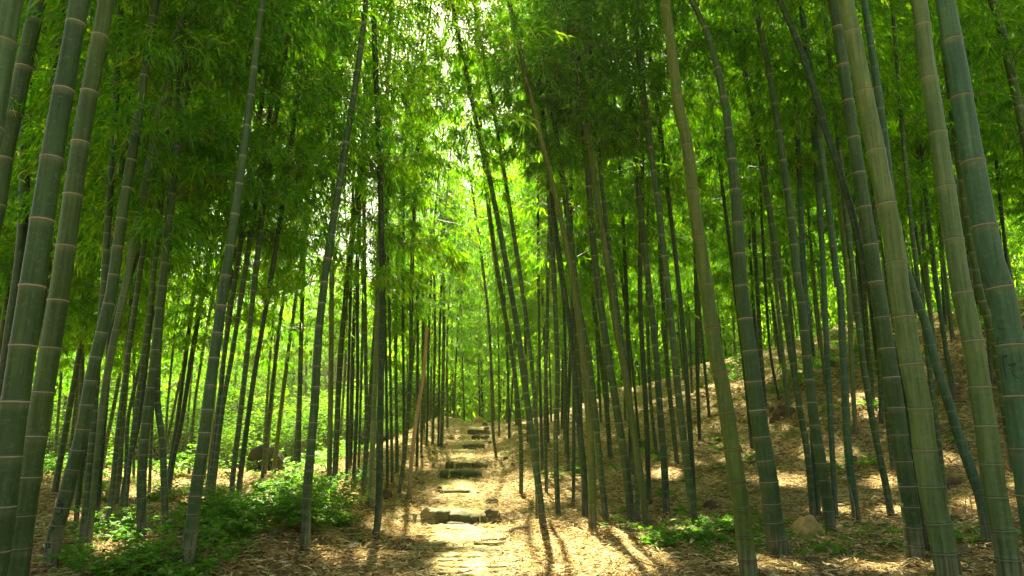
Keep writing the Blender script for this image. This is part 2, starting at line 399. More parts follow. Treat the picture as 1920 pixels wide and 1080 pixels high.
def crown_mesh(name, cv, s0, s1, rs, lpb=110, blen=1.35, leaf=.125, lw=.020, step=.36, leafmat=None, tip_full=True, avoid=None, world=None):
    """branches from s0 to s1 with leafy twigs, one mesh"""
    q = np.arange(s0, s1, step); q = q + rs.uniform(-.06, .06, len(q))
    nb = len(q) * 2
    qq = np.repeat(q, 2)
    phi = np.repeat(rs.uniform(0, 6.28) + np.arange(len(q)) * 2.4, 2) + np.tile([0, 1.15], len(q)) + rs.uniform(-.35, .35, nb)
    f = (qq - s0) / max(s1 - s0, .1)
    L = blen * np.interp(f, [0, .12, .5, .85, 1], [.55, 1.0, 1.05, .7, .35]) * rs.uniform(.7, 1.25, nb)
    if avoid is not None: L = L * avoid(cv.at(qq), phi)
    C = cv.at(qq); H = np.stack([np.cos(phi), np.sin(phi), np.zeros(nb)], 1)
    rise = rs.uniform(.45, .85, nb); drop = rs.uniform(.45, .85, nb)
    def bp(i, t): return C[i] + H[i] * (L[i] * t)[:, None] * .92 + np.array([0, 0, 1.]) * (L[i] * (rise[i] * t - drop[i] * t * t))[:, None]
    # branch tubes (3 sided)
    ts = np.array([0, .3, .6, 1.]); r = np.array([.0075, .0055, .0038, .0015])
    V = []; base_i = np.arange(nb)
    rings = []
    for t, rr in zip(ts, r):
        c = bp(base_i, np.full(nb, t)); s_ = np.cross(H, [0, 0, 1.])
        rings.append(np.stack([c + s_ * rr, c - s_ * rr * .5 + np.array([0, 0, rr]), c - s_ * rr * .5 - np.array([0, 0, rr])], 1))
    BV = np.stack(rings, 1).reshape(-1, 3)                       # nb,4,3
    o = (np.arange(nb) * 12)[:, None, None]; k = (np.arange(3) * 3)[None, :, None]; j = np.arange(3)[None, None]; jn = (j + 1) % 3
    BF = np.stack([o + k + j, o + k + jn, o + k + 3 + jn, o + k + 3 + j], -1).reshape(-1, 4)
    # twigs
    tw = 10; nt2 = nb * tw
    bi = np.repeat(np.arange(nb), tw); tt = np.clip(np.tile(np.linspace(.14, 1.0, tw), nb) + rs.uniform(-.05, .05, nt2), .05, 1)
    TP = bp(bi, tt); sgn = np.where(np.arange(nt2) % 2 == 0, 1, -1) * rs.uniform(.4, 1.1, nt2)
    sd_ = np.cross(H, [0, 0, 1.])[bi]
    TD = H[bi] * rs.uniform(.3, .9, nt2)[:, None] + sd_ * sgn[:, None] + np.array([0, 0, 1.]) * rs.uniform(-.45, .35, nt2)[:, None]
    TD /= np.linalg.norm(TD, axis=1, keepdims=True)
    TL = L[bi] * rs.uniform(.16, .38, nt2) * np.interp(tt, [0, .5, 1], [1.1, 1, .7])
    per = max(3, int(round(lpb / tw)))
    nl = nt2 * per; ti = np.repeat(np.arange(nt2), per)
    a = np.tile(np.linspace(.25, 1.05, per), nt2)
    a = a + rs.uniform(-.06, .06, nl)
    P = TP[ti] + TD[ti] * (TL[ti] * a)[:, None] - np.array([0, 0, 1.]) * (TL[ti] * a * a * .25)[:, None] + rs.normal(0, .018, (nl, 3))
    Dv = TD[ti] * .8 + rs.normal(0, .55, (nl, 3)) + np.array([0, 0, -.38])
    if world is not None:
        k_ = ~sunhole(world(P), rs); P = P[k_]; Dv = Dv[k_]; nl = len(P)
    up = np.array([0, 0, 1.]) + rs.normal(0, .45, (nl, 3))
    sc_l = rs.uniform(.65, 1.25, nl)
    LV, LF = leaves(P, Dv, up, leaf * sc_l, lw * rs.uniform(.8, 1.2, nl))
    V = np.vstack([BV, LV]); Fc = [BF, LF + len(BV)]
    mi = np.concatenate([np.full(len(BF), 1), np.zeros(len(LF))])
    return np_mesh(name, V, Fc, [leafmat or LEAF, BRANCH], mi, smooth=False)

GAPS = [(830, 985, 170, 34), (1110, 1045, 190, 60), (870, 922, 70, 22), (950, 900, 55, 42), (880, 855, 70, 16), (870, 1060, 70, 22), (900, 812, 40, 26),
        (740, 985, 60, 20), (800, 870, 40, 25), (1250, 890, 34, 12), (1620, 760, 50, 27), (1560, 850, 60, 22),
        (1480, 900, 70, 15), (1850, 945, 44, 14), (1700, 700, 44, 22), (1660, 905, 34, 14), (640, 1045, 110, 20), (1600, 1070, 260, 9), (150, 975, 45, 18), (310, 905, 55, 14),
        (430, 902, 44, 12), (520, 935, 100, 24), (645, 930, 45, 34), (1330, 1000, 70, 14), (1760, 860, 50, 16), (1560, 960, 50, 10), (620, 880, 60, 18), (210, 1035, 90, 26), (470, 985, 60, 18), (240, 925, 60, 16), (370, 940, 40, 14), (600, 960, 60, 18), (1430, 1060, 80, 12), (1700, 960, 60, 10)]
SDV = np.array(sd)
def sunhole(P, rs):
    """True for leaves hanging in the openings of the canopy through which the sun reaches the floor"""
    G = P.copy()
    for _ in range(3):
        g = terrain(G[:, 0], G[:, 1]); G = P - SDV * ((P[:, 2] - g) / SDV[2])[:, None]
    dep = G[:, 1] * CP + G[:, 2] * SP; up_ = -G[:, 1] * SP + G[:, 2] * CP
    ok = dep > 2; dep = np.where(ok, dep, 2)
    x = 960 + F_PX * G[:, 0] / dep; y = 540 - F_PX * up_ / dep
    r = np.full(len(P), 9.)
    for a, b, c, d in GAPS: r = np.minimum(r, ((x - a) / c) ** 2 + ((y - b) / d) ** 2)
    low = ok & (rs.uniform(0, 1, len(P)) < np.interp(r, [.6, 1.5], [.97, 0]))
    # thin tree tops around the lane: the sun also reaches the lower foliage there
    hgt = P[:, 2] - terrain(P[:, 0], P[:, 1])
    ex = np.minimum(np.interp(G[:, 0], [-3.0, -2.2, 1.0, 2.0], [0, 1, 1, 0]), np.interp(G[:, 1], [-6, -4, 12, 14], [0, 1, 1, 0]))
    rt = np.interp(G[:, 0], [1.5, 3], [0, .5]) * (fbm(G[:, 0], G[:, 1], .55, 3.3) > -.1)
    pr_ = np.maximum(.93 * ex, rt) * np.interp(hgt, [6.3, 7.4], [0, 1])
    return low | (rs.uniform(0, 1, len(P)) < pr_)
def lightlane(base):
    def f(C, phi):
        tip = C + base + np.stack([np.cos(phi), np.sin(phi), 0 * phi], 1) * 1.1
        c = pxc(np.minimum(tip[:, 1], 45)) - .1
        d = np.minimum(np.abs(tip[:, 0] - c), np.abs(C[:, 0] + base[0] - c))
        return np.where(tip[:, 1] < 8.3, 1.0, np.where(tip[:, 1] < 13, np.interp(d, [.4, .9], [.4, 1.0]), 1.1))
    return f
def extend(P, H, rs, lean=.03, droop=True):
    """grow the curve from its last point to height H above its base, nodding at the top"""
    P = list(P); d = P[-1] - P[-3 if len(P) > 3 else 0]; d /= np.linalg.norm(d)
    z0 = P[0][2]; az = rs.uniform(0, 6.28); out = np.array([math.cos(az), math.sin(az), 0])
    for _ in range(200):
        h = P[-1][2] - z0
        if h >= H - .2 or len(P) > 400: break
        f = max(0, (h - (H - 4)) / 4)
        d = d * np.array([.97, .97, 1]) + out * (.008 + (.10 * f if droop else 0)); d[2] = max(d[2], .25); d /= np.linalg.norm(d)
        P.append(P[-1] + d * .35)
    if droop:
        for k in range(5):
            d = d + out * .12 - np.array([0, 0, .16]); d /= np.linalg.norm(d); P.append(P[-1] + d * .28)
    return np.array(P)

CAT = 'bamboo'
ALLP = []        # ground positions of every bamboo
def traced(label, pts, w0, w1, tint='green', H=13.0, cs=5.0, Y=None, sides=None, tight=1.0, group=None, ms=None, dens=1.0, blen=1.35, top=False):
    """pts: pixels from the foot up; w0, w1: widths in pixels at the first and last; the stem stands in its own upright plane"""
    rs = np.random.RandomState(int(pts[0][0] * 7 + pts[0][1] * 13 + pts[-1][0]) % 99991)
    if Y is None: Y = hit(*pts[0])
    W = []; Wd = []
    n = len(pts)
    cum = np.array([0] + [math.dist(pts[i], pts[i + 1]) for i in range(n - 1)]).cumsum(); cum = cum / cum[-1]
    for (x, y), c in zip(pts, cum):
        d = ray(x, y); t = Y / d[1]; W.append(t * d); Wd.append((w0 + (w1 - w0) * c) * t / F_PX / 2)
    W = np.array(W)
    g = tz(W[0][0], Y)
    if W[0][2] > g + .02:                                  # foot hidden or outside the frame: carry it down to the soil
        dirn = (W[0] - W[1]); dirn /= np.linalg.norm(dirn)
        k = (W[0][2] - (g - .05)) / max(-dirn[2], .2)
        W = np.vstack([W[0] + dirn * k, W]); Wd = [Wd[0] * 1.03] + Wd
    else: W[0][2] = min(W[0][2], g) - .04
    P = catmull(W, 6)
    if W.shape[0] > 2: Sx = np.interp(np.arange(len(W)), np.arange(len(W)), np.arange(len(W)))
    zr = W[:, 2]; rr = np.array(Wd)
    trz = P[-1][2] - P[0][2]
    if not top: P = extend(P, max(H, trz + 1.5), rs)
    base = P[0].copy(); P = P - base; cv = Curve(P)
    zt = zr[-1] - base[2]
    rtop = rr[-1]
    Zs = P[:, 2]; Hh = P[:, 2].max()
    def rad(s):
        p = cv.at(np.array([s]))[0]; h = p[2]
        if h <= zt: v = float(np.interp(h, zr - base[2], rr))
        else:
            fr = (h - zt) / max(Hh - zt, .1); v = rtop * (1 - fr) ** .8 + .005
        if s > cv.L - 2.0 and not top: v = min(v, .004 + .012 * (cv.L - s) / 2.0 + .002)
        return v
    root = empty('bamboo', base, label, CAT, group)
    if sides is None: sides = 24 if Y < 7 else (14 if Y < 12 else 9)
    me, nodes = culm_mesh('culm', cv, rad, CULM[tint], sides, tight, rs)
    co = link('culm', me, root)
    if cs < cv.L - .6 and not top:
        big = 1.0 if Y < 14 else 1.25
        cm = crown_mesh('crown', cv, cs, cv.L, rs, lpb=int((320 if Y < 14 else 210) * dens), blen=blen * 1.2, avoid=lightlane(base), world=lambda p: p + base, leaf=.115 * big, lw=.0185 * big * (1 if Y < 14 else 1.2))
        link('crown', cm, root)
    ALLP.append((base[0], base[1]))
    return dict(root=root, cv=cv, rad=rad, base=base, Y=Y, co=co)
def marks(T, strokes, w=.0016):
    """scratched strokes hugging the stem, given as pixel polylines"""
    V = []; Fq = []
    for st in strokes:
        pts = []
        for a, b in zip(st[:-1], st[1:]):
            for t in np.linspace(0, 1, 5, endpoint=False): pts.append((a[0] + (b[0] - a[0]) * t, a[1] + (b[1] - a[1]) * t))
        pts.append(st[-1]); ring = []
        for k, (x, y) in enumerate(pts):
            d = ray(x, y); p = d * (T['Y'] / d[1]) - T['base']
            s = np.interp(p[2], T['cv'].P[:, 2], T['cv'].S) if True else 0
            c = T['cv'].at(np.array([s]))[0]; r = T['rad'](s) * 1.012 + .0006
            off = np.clip((p[0] - c[0]) / r, -.97, .97); a = math.asin(off)
            wv = w * (1.3 - .7 * k / len(pts))
            if k + 1 < len(pts): dx, dy = pts[k + 1][0] - x, pts[k + 1][1] - y
            L = math.hypot(dx, dy) or 1; nx, nz = dy / L, dx / L
            for sg in (-1, 1):
                a2 = a + sg * nx * wv / r
                ring.append([c[0] + r * math.sin(a2), c[1] - r * math.cos(a2), c[2] + sg * nz * wv])
        o = len(V); V += ring
        for k in range(len(pts) - 1): Fq.append([o + 2 * k, o + 2 * k + 1, o + 2 * k + 3, o + 2 * k + 2])
    link('carved_marking', np_mesh('carved_marking', np.array(V), [np.array(Fq)], [INK], smooth=False), T['root'])

exec_start = True
T = traced
# --- left edge of the frame
T('thick pale green bamboo cut off by the top left corner of the picture', [(-60, 420), (-17, 210), (15, 0)], 50, 46, 'pale', cs=7.5, Y=3.4, tight=1.1)
T('thick grey-green bamboo leaning out of the left edge behind the corner stem', [(-60, 640), (-28, 490), (-3, 375), (10, 290), (26, 215), (44, 130), (72, 0)], 30, 26, 'green', cs=7.5, Y=4.6)
T('broad dusty grey-green bamboo, thickest stem at the left edge, leaning right', [(-45, 1250), (-25, 1120), (0, 965), (20, 810), (60, 540), (102, 270), (150, 0)], 56, 31, 'green', cs=7, Y=3.6)
T('thick smooth green bamboo second from the left edge, bright pale joints', [(10, 1190), (30, 1080), (45, 965), (69, 810), (113, 540), (151, 270), (200, 0)], 42, 27, 'green', cs=7, Y=4.3)
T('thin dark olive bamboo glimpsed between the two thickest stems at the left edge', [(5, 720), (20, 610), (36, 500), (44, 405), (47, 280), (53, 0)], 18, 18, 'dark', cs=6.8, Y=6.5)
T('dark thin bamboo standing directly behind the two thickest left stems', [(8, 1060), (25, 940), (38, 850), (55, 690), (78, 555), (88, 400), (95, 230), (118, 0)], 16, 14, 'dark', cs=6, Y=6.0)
L7 = T('dark green bamboo with black scratched characters near its foot, leaning right', [(92, 1069), (98, 1033), (104, 999), (114, 965), (131, 898), (154, 810), (171, 711), (195, 607), (210, 540), (232, 385), (250, 280), (270, 145), (288, 25)], 27, 13, 'green', cs=4.6, tight=.9)
c0 = lambda L: [(60 + x / 5.4, 880 + y / 5.4) for x, y in L]
CH = [[[(305, 345), (285, 385), (262, 412)], [(300, 315), (330, 318), (345, 312)], [(330, 335), (312, 372), (300, 385), (318, 380), (335, 360)],
    [(345, 340), (342, 400), (338, 440)], [(270, 435), (300, 445), (330, 440)]],
   [[(240, 520), (262, 525), (275, 545), (250, 562), (235, 575)], [(235, 575), (262, 572), (278, 560)], [(270, 575), (255, 600), (240, 622)]],
   [[(225, 680), (205, 705), (180, 745)], [(195, 735), (190, 770), (178, 810)], [(210, 745), (235, 740), (222, 765), (208, 782)], [(205, 785), (225, 770), (232, 785)]]]
for grp in CH: marks(L7, [c0(s) for s in grp], .0055)
T('light green bamboo rising just behind the stem with scratched characters', [(165, 1035), (178, 880), (190, 780), (205, 680), (222, 600), (233, 550), (250, 460)], 13, 13, 'pale', cs=4.4)
T('pair-mate of the light green bamboo, darker, crossing it near the ground', [(150, 1045), (160, 950), (168, 870), (180, 740), (187, 620), (195, 520)], 11, 10, 'green', cs=3.0, blen=1.6)
T('upright dark green bamboo with close white joints, foot in ferns at lower left', [(267, 1020), (266, 890), (275, 780), (288, 685), (302, 555), (318, 410), (330, 300), (345, 175)], 18, 11, 'green', cs=3.0, blen=1.6)
T('bamboo with a sideways kink low down, just right of the upright white-jointed one', [(312, 1010), (305, 840), (295, 750), (298, 640), (304, 560)], 12, 11, 'green', cs=2.6, blen=1.6)
T('tall olive green bamboo standing alone in the left shrubs, clean pale joints', [(348, 1080), (358, 1005), (366, 930), (380, 840), (388, 775), (400, 680), (420, 540), (426, 500), (444, 380), (458, 275), (472, 165), (492, 0)], 25, 11, 'green', cs=6.2)
# --- left cluster behind
g1 = 'slender bamboos in the crowded left stand'
def many(label, group, rows, tint='green', **k):
    for r in rows:
        kw = dict(k)
        if len(r) > 3: kw.update(r[3])
        T(label, r[0], r[1], r[2], kw.pop('tint', tint), group=group, **kw)
many('slender bamboo in the crowded stand between the scratched stem and the tall olive one', g1, [
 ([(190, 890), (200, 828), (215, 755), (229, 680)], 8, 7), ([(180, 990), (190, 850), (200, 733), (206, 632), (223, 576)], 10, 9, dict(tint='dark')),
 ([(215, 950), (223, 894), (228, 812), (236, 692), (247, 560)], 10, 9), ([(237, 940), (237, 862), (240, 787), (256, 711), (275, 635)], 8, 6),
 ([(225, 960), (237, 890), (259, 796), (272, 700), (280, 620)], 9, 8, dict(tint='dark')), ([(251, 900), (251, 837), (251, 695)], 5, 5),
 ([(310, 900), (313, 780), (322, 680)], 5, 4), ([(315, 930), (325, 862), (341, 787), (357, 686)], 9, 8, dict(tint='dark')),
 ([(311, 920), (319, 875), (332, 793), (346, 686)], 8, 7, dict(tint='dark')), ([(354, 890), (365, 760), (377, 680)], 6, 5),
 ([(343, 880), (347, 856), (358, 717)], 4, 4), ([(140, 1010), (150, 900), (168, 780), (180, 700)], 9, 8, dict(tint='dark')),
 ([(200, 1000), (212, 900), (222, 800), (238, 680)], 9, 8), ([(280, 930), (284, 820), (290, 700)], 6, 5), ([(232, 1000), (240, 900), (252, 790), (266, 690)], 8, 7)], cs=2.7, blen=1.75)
many('slender bamboo directly behind the tall olive stem, backlit by bright shrubs', 'slender bamboos behind the olive stem', [
 ([(385, 955), (400, 860), (410, 775), (420, 670), (437, 550)], 10, 8), ([(395, 955), (415, 780), (435, 665), (450, 570)], 10, 8),
 ([(385, 950), (395, 868), (414, 724), (426, 613)], 8, 7, dict(tint='dark')), ([(429, 866), (436, 761), (447, 670)], 5, 5), ([(445, 870), (450, 800), (458, 686)], 4, 4),
 ([(435, 955), (437, 890), (455, 740), (475, 550)], 10, 9), ([(445, 945), (455, 860), (475, 715), (500, 570)], 10, 8, dict(tint='dark'))], cs=2.7, blen=1.7)
many('far thin bamboo seen against the bright clearing at the left', 'thin bamboos at the edge of the left clearing', [
 ([(85, 880), (97, 765), (111, 692), (127, 607)], 6, 6, dict(tint='dark')), ([(105, 875), (115, 818), (127, 711), (135, 645)], 6, 5, dict(tint='dark')),
 ([(121, 862), (128, 750), (132, 686)], 4, 3), ([(508, 862), (512, 740), (515, 640)], 4, 4, dict(tint='dark')),
 ([(550, 860), (550, 740), (550, 630)], 6, 5, dict(tint='dark')), ([(552, 895), (562, 715), (567, 565)], 7, 6), ([(572, 862), (575, 640)], 5, 5, dict(tint='dark'))], cs=3.4)
# --- centre left
T('straight grey-green bamboo growing out of the right end of the shrub mound', [(573, 1038), (575, 940), (582, 850), (590, 755), (597, 630), (607, 540), (615, 475), (640, 325), (647, 280), (665, 170), (677, 85), (687, 0)], 18, 10, 'green', cs=6.6)
T('pale bamboo behind the shrub mound with many white joints, left of a twin', [(617, 915), (620, 740), (622, 540)], 10, 9, 'pale', cs=3.1, blen=1.6)
T('green bamboo right twin of the pale white-jointed one behind the shrub mound', [(627, 915), (637, 690), (648, 560)], 11, 10, 'green', cs=3.1, blen=1.6)
T('dark slim bamboo at the path edge, its foot alone on sunlit leaf litter', [(703, 1012), (710, 955), (712, 840), (715, 665), (717, 540), (715, 425), (712, 320), (705, 150)], 14, 9, 'dark', cs=2.5, blen=1.6)
T('light bamboo with whitish foot next to the reddish rock', [(695, 950), (700, 790), (705, 665), (708, 560)], 11, 9, 'pale', cs=3.0, blen=1.5)
D1 = T('dead brown bamboo pole leaning right at the left path edge', [(766, 934), (772, 860), (780, 790), (788, 740), (795, 690), (801, 615)], 8, 6, 'brown', top=True)
D1['root']['category'] = 'bamboo pole'
T('green bamboo leaning beside the dead brown pole', [(747, 930), (757, 865), (767, 750), (770, 665), (771, 580)], 8, 7, 'green', cs=4.2)
many('thin bamboo in the row between the dark path-edge stem and the brown pole', 'thin bamboos lining the left side of the path', [
 ([(727, 915), (724, 700), (722, 600)], 6, 5, dict(tint='dark')), ([(736, 910), (732, 700), (730, 600)], 6, 5), ([(745, 890), (743, 760), (742, 660)], 7, 6),
 ([(782, 875), (783, 740), (783, 600)], 6, 5, dict(tint='dark')), ([(757, 900), (757, 760), (756, 640)], 6, 5, dict(tint='dark'))], cs=3.2)
many('thin bamboo in the row between the shrub mound twins and the dark path-edge stem', 'thin bamboos behind the shrub mound', [
 ([(662, 920), (670, 740), (670, 590)], 7, 6, dict(tint='dark')), ([(672, 900), (680, 615)], 5, 5), ([(682, 930), (687, 790), (685, 640)], 8, 7), ([(650, 905), (652, 760), (656, 600)], 6, 5, dict(tint='dark'))], cs=3.2, blen=1.6)
many('far thin bamboo left of the top of the path', 'far bamboos left of the path crest', [
 ([(811, 835), (815, 660)], 6, 5), ([(828, 837), (832, 640)], 7, 6), ([(800, 838), (803, 660)], 5, 5, dict(tint='dark')), ([(822, 837), (824, 650)], 5, 4, dict(tint='dark')), ([(790, 850), (793, 670)], 5, 5)], cs=4.2)
# --- centre right
T('small curved bamboo bowing at its foot beside the upper steps', [(931, 857), (925, 815), (922, 740), (920, 665), (915, 585), (905, 500)], 6, 5, 'green', cs=4.4)
T('slim bamboo with its foot on the sunlit bank right of the steps', [(977, 930), (977, 850), (972, 765), (960, 665), (945, 580), (938, 540)], 8, 8, 'green', cs=4.6)
T('leaning olive green bamboo nearest the right side of the path', [(1020, 992), (1010, 915), (1000, 840), (990, 765), (980, 690), (970, 615), (957, 540), (940, 445), (927, 380), (915, 320), (902, 270), (885, 190)], 14, 8, 'green', cs=5.2)
T('slim bamboo tucked behind the leaning olive one right of the path', [(1008, 975), (1005, 790), (992, 640), (980, 550)], 8, 7, 'green', cs=4.4)
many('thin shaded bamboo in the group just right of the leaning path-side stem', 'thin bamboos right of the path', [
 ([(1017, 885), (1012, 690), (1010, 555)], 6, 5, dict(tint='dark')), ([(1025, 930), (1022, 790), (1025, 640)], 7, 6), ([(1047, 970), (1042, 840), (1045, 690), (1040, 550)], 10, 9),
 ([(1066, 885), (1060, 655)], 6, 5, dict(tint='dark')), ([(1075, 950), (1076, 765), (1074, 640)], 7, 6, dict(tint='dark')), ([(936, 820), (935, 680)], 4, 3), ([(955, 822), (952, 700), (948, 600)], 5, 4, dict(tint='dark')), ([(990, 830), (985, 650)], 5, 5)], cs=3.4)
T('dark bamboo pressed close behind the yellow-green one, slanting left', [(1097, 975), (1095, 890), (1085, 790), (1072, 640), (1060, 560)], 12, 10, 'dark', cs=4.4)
T('yellow-green bamboo with a mossy foot leaning left, right of the path', [(1111, 1000), (1110, 890), (1105, 790), (1095, 690), (1087, 615), (1075, 540), (1060, 450), (1047, 390), (1037, 350)], 16, 9, 'olive', cs=4.8)
T('green bamboo just right of the yellow-green one, gently bowed', [(1137, 982), (1127, 890), (1115, 765), (1105, 680), (1085, 570), (1076, 500)], 12, 10, 'green', cs=4.6)
T('leaning bamboo left of a matching pair, foot by the low herbs', [(1185, 982), (1175, 890), (1160, 790), (1140, 665), (1122, 540), (1110, 430), (1102, 320)], 16, 12, 'green', cs=4.8)
T('pale-footed bamboo right of the matching pair, many close joints', [(1215, 992), (1200, 890), (1185, 790), (1170, 690), (1155, 615), (1145, 540), (1130, 440), (1112, 325)], 14, 11, 'olive', cs=4.8)
T('thin bamboo crowded between the matching leaning pair', [(1197, 985), (1190, 840), (1180, 740), (1160, 600)], 9, 8, 'green', cs=4.4)
T('dark bamboo standing very upright right of the matching pair', [(1217, 945), (1212, 790), (1205, 665), (1200, 540), (1202, 400)], 10, 9, 'dark', cs=4.4)
T('clean mid green bamboo, foot behind low herbs, left of the ivy-footed one', [(1250, 970), (1245, 865), (1237, 765), (1230, 665), (1217, 540), (1208, 460)], 14, 11, 'green', cs=4.6)
T('bamboo with dark ivy leaves climbing its foot', [(1307, 992), (1297, 940), (1285, 850), (1272, 740), (1262, 640), (1252, 540), (1235, 390), (1222, 295)], 15, 11, 'green', cs=4.8)
T('slim bamboo immediately right of the ivy-footed one', [(1302, 955), (1297, 860), (1290, 750), (1282, 640), (1272, 530), (1257, 400), (1242, 280)], 10, 8, 'dark', cs=4.8)
many('thin bamboo on the hill foot behind the leaning pair and the ivy-footed stem', 'thin bamboos at the foot of the hill', [
 ([(1127, 795), (1120, 665), (1110, 565)], 5, 5), ([(1145, 860), (1135, 740), (1122, 640)], 10, 8), ([(1200, 840), (1185, 680), (1170, 555)], 5, 5, dict(tint='dark')),
 ([(1232, 860), (1220, 750), (1215, 630)], 7, 6), ([(1270, 870), (1258, 760), (1250, 665), (1242, 540)], 9, 8), ([(1312, 825), (1307, 690), (1305, 555)], 7, 6, dict(tint='dark')),
 ([(1330, 780), (1317, 640)], 6, 5), ([(1092, 850), (1088, 700)], 5, 5)], cs=4.2)
# --- right
T('yellow-olive thick bamboo leaning left with dark brown joints and grey foot', [(1408, 1095), (1400, 1040), (1390, 955), (1380, 890), (1365, 790), (1355, 725), (1340, 655), (1325, 540), (1310, 440), (1299, 365), (1287, 260), (1275, 215), (1265, 140), (1255, 60), (1247, 0)], 34, 17, 'olive', cs=6.6, tight=1.1)
T('grey-green bamboo with tightly packed joints midway and a flared foot', [(1468, 1050), (1452, 990), (1445, 930), (1435, 860), (1422, 780), (1410, 690), (1400, 615), (1390, 540), (1385, 450), (1380, 375), (1372, 300), (1362, 210), (1355, 175), (1342, 115), (1325, 60), (1302, 10)], 38, 9, 'green', cs=5.4, tight=.72)
T('thin bamboo peeping out right behind the flared-foot stem', [(1435, 765), (1427, 665), (1420, 540), (1416, 480)], 8, 8, 'green', cs=4.4)
T('thin bamboo just behind the flared-foot stem, low on the hillside', [(1410, 840), (1400, 730), (1383, 580)], 8, 7, 'dark', cs=4.4)
T('green bamboo left of three standing close on the lower hillside', [(1525, 980), (1515, 860), (1495, 740), (1472, 590), (1462, 520)], 12, 10, 'green', cs=4.4)
T('bluish bamboo second of three standing close on the lower hillside', [(1534, 975), (1527, 865), (1520, 740), (1512, 600)], 12, 10, 'blue', cs=4.4)
T('sturdy straight green bamboo beside the tan rock', [(1560, 1008), (1545, 900), (1527, 790), (1515, 690), (1502, 565), (1495, 525), (1485, 425), (1472, 325), (1455, 215), (1440, 125), (1425, 50)], 21, 10, 'green', cs=5.2)
T('slim bluish bamboo immediately right of the sturdy one by the tan rock', [(1567, 975), (1560, 840), (1552, 690), (1545, 540), (1540, 440)], 10, 10, 'blue', cs=4.4)
T('straight blue-green bamboo left of the bright yellowish far stem', [(1607, 985), (1602, 940), (1590, 840), (1582, 690), (1575, 540), (1570, 530), (1555, 400), (1542, 300)], 15, 11, 'blue', cs=4.6)
T('bright yellowish pale bamboo with glowing joints on the mid hillside', [(1604, 810), (1597, 690), (1590, 540), (1580, 440)], 8, 8, 'pale', cs=4.6)
T('slim bamboo with a sharp lean to the left, foot swept right', [(1672, 970), (1657, 890), (1640, 810), (1620, 690), (1602, 540), (1592, 450)], 13, 9, 'green', cs=4.4)
T('stout dark green bamboo at the front right with close even joints', [(1718, 1058), (1705, 940), (1690, 840), (1677, 740), (1660, 640), (1640, 510), (1630, 445), (1620, 385), (1610, 320), (1600, 255), (1590, 190), (1580, 120), (1570, 50), (1560, 0)], 33, 18, 'green', cs=6.2, tight=.85)
R18 = T('very dark curving bamboo that crosses behind the two stout front stems', [(1742, 1042), (1730, 965), (1715, 890), (1700, 765), (1685, 690), (1655, 600), (1625, 525), (1612, 460), (1595, 390), (1570, 310), (1550, 250), (1525, 165), (1500, 90), (1462, 0)], 18, 10, 'dark', cs=5.6, tight=.9)
T('big dusty sage green bamboo with pale weathered foot at the front right', [(1784, 1098), (1765, 1005), (1750, 940), (1735, 850), (1725, 765), (1712, 700), (1700, 630), (1685, 540), (1677, 460), (1665, 400), (1652, 335), (1640, 270), (1625, 197), (1610, 122), (1595, 47), (1585, 0)], 46, 27, 'pale', cs=7.0)
T('strongly bent blue-green bamboo sweeping up left from behind the front stems', [(1855, 1030), (1840, 940), (1820, 880), (1795, 810), (1780, 760), (1765, 715), (1750, 665), (1735, 605), (1710, 540), (1690, 470), (1676, 400), (1666, 320)], 20, 12, 'blue', cs=4.8, tight=.8)
T('thin bare-branched bamboo seen high between the two big right stems', [(1775, 955), (1755, 790), (1731, 600), (1712, 450), (1697, 300), (1684, 150), (1672, 0)], 10, 6, 'green', cs=3.8, dens=.25)
T('smooth bright green bamboo with a mottled pale foot, second from the right edge', [(1898, 1105), (1885, 1015), (1875, 975), (1865, 920), (1850, 810), (1840, 745), (1830, 675), (1815, 600), (1802, 540), (1787, 442), (1775, 360), (1762, 272), (1750, 195), (1737, 112), (1727, 25), (1722, 0)], 42, 26, 'pale', cs=7.0)
T('thin green bamboo hugging the left side of the thickest right-edge stem', [(1905, 890), (1897, 860), (1880, 740), (1865, 640), (1840, 560), (1825, 480)], 15, 12, 'green', cs=4.6, tight=.8)
R26 = T('thickest blue-green bamboo at the right edge with black scratched marks', [(1975, 1150), (1945, 980), (1925, 850), (1915, 775), (1902, 690), (1890, 615), (1875, 540), (1860, 495), (1847, 435), (1837, 375), (1825, 310), (1815, 250), (1805, 195), (1797, 137), (1787, 85), (1777, 27), (1772, 0)], 58, 32, 'blue', cs=7.5, Y=3.6, tight=.9)
c1 = lambda L: [(1840 + x / 4.5, 560 + y / 4.5) for x, y in L]
for grp in ([[(95, 235), (120, 255), (155, 272)]], [[(325, 330), (325, 365), (312, 392)]], [[(150, 490), (175, 485), (165, 510), (155, 500)], [(150, 490), (160, 560), (175, 640), (175, 685)]],
    [[(185, 570), (215, 555), (222, 565), (195, 590), (210, 640), (245, 690)]], [[(350, 500), (352, 590), (358, 680)]], [[(285, 885), (320, 882), (360, 870)]]):
    marks(R26, [c1(s) for s in grp], .0028)
marks(R18, [[(1692, 752), (1697, 764), (1701, 752)], [(1697.5, 738), (1697.2, 763)]], .003)
T('leafy-topped mottled bamboo crossing the top right corner', [(1985, 560), (1945, 370), (1922, 260), (1910, 200), (1895, 135), (1880, 65), (1860, 0)], 16, 14, 'green', cs=4.4, Y=7.5)
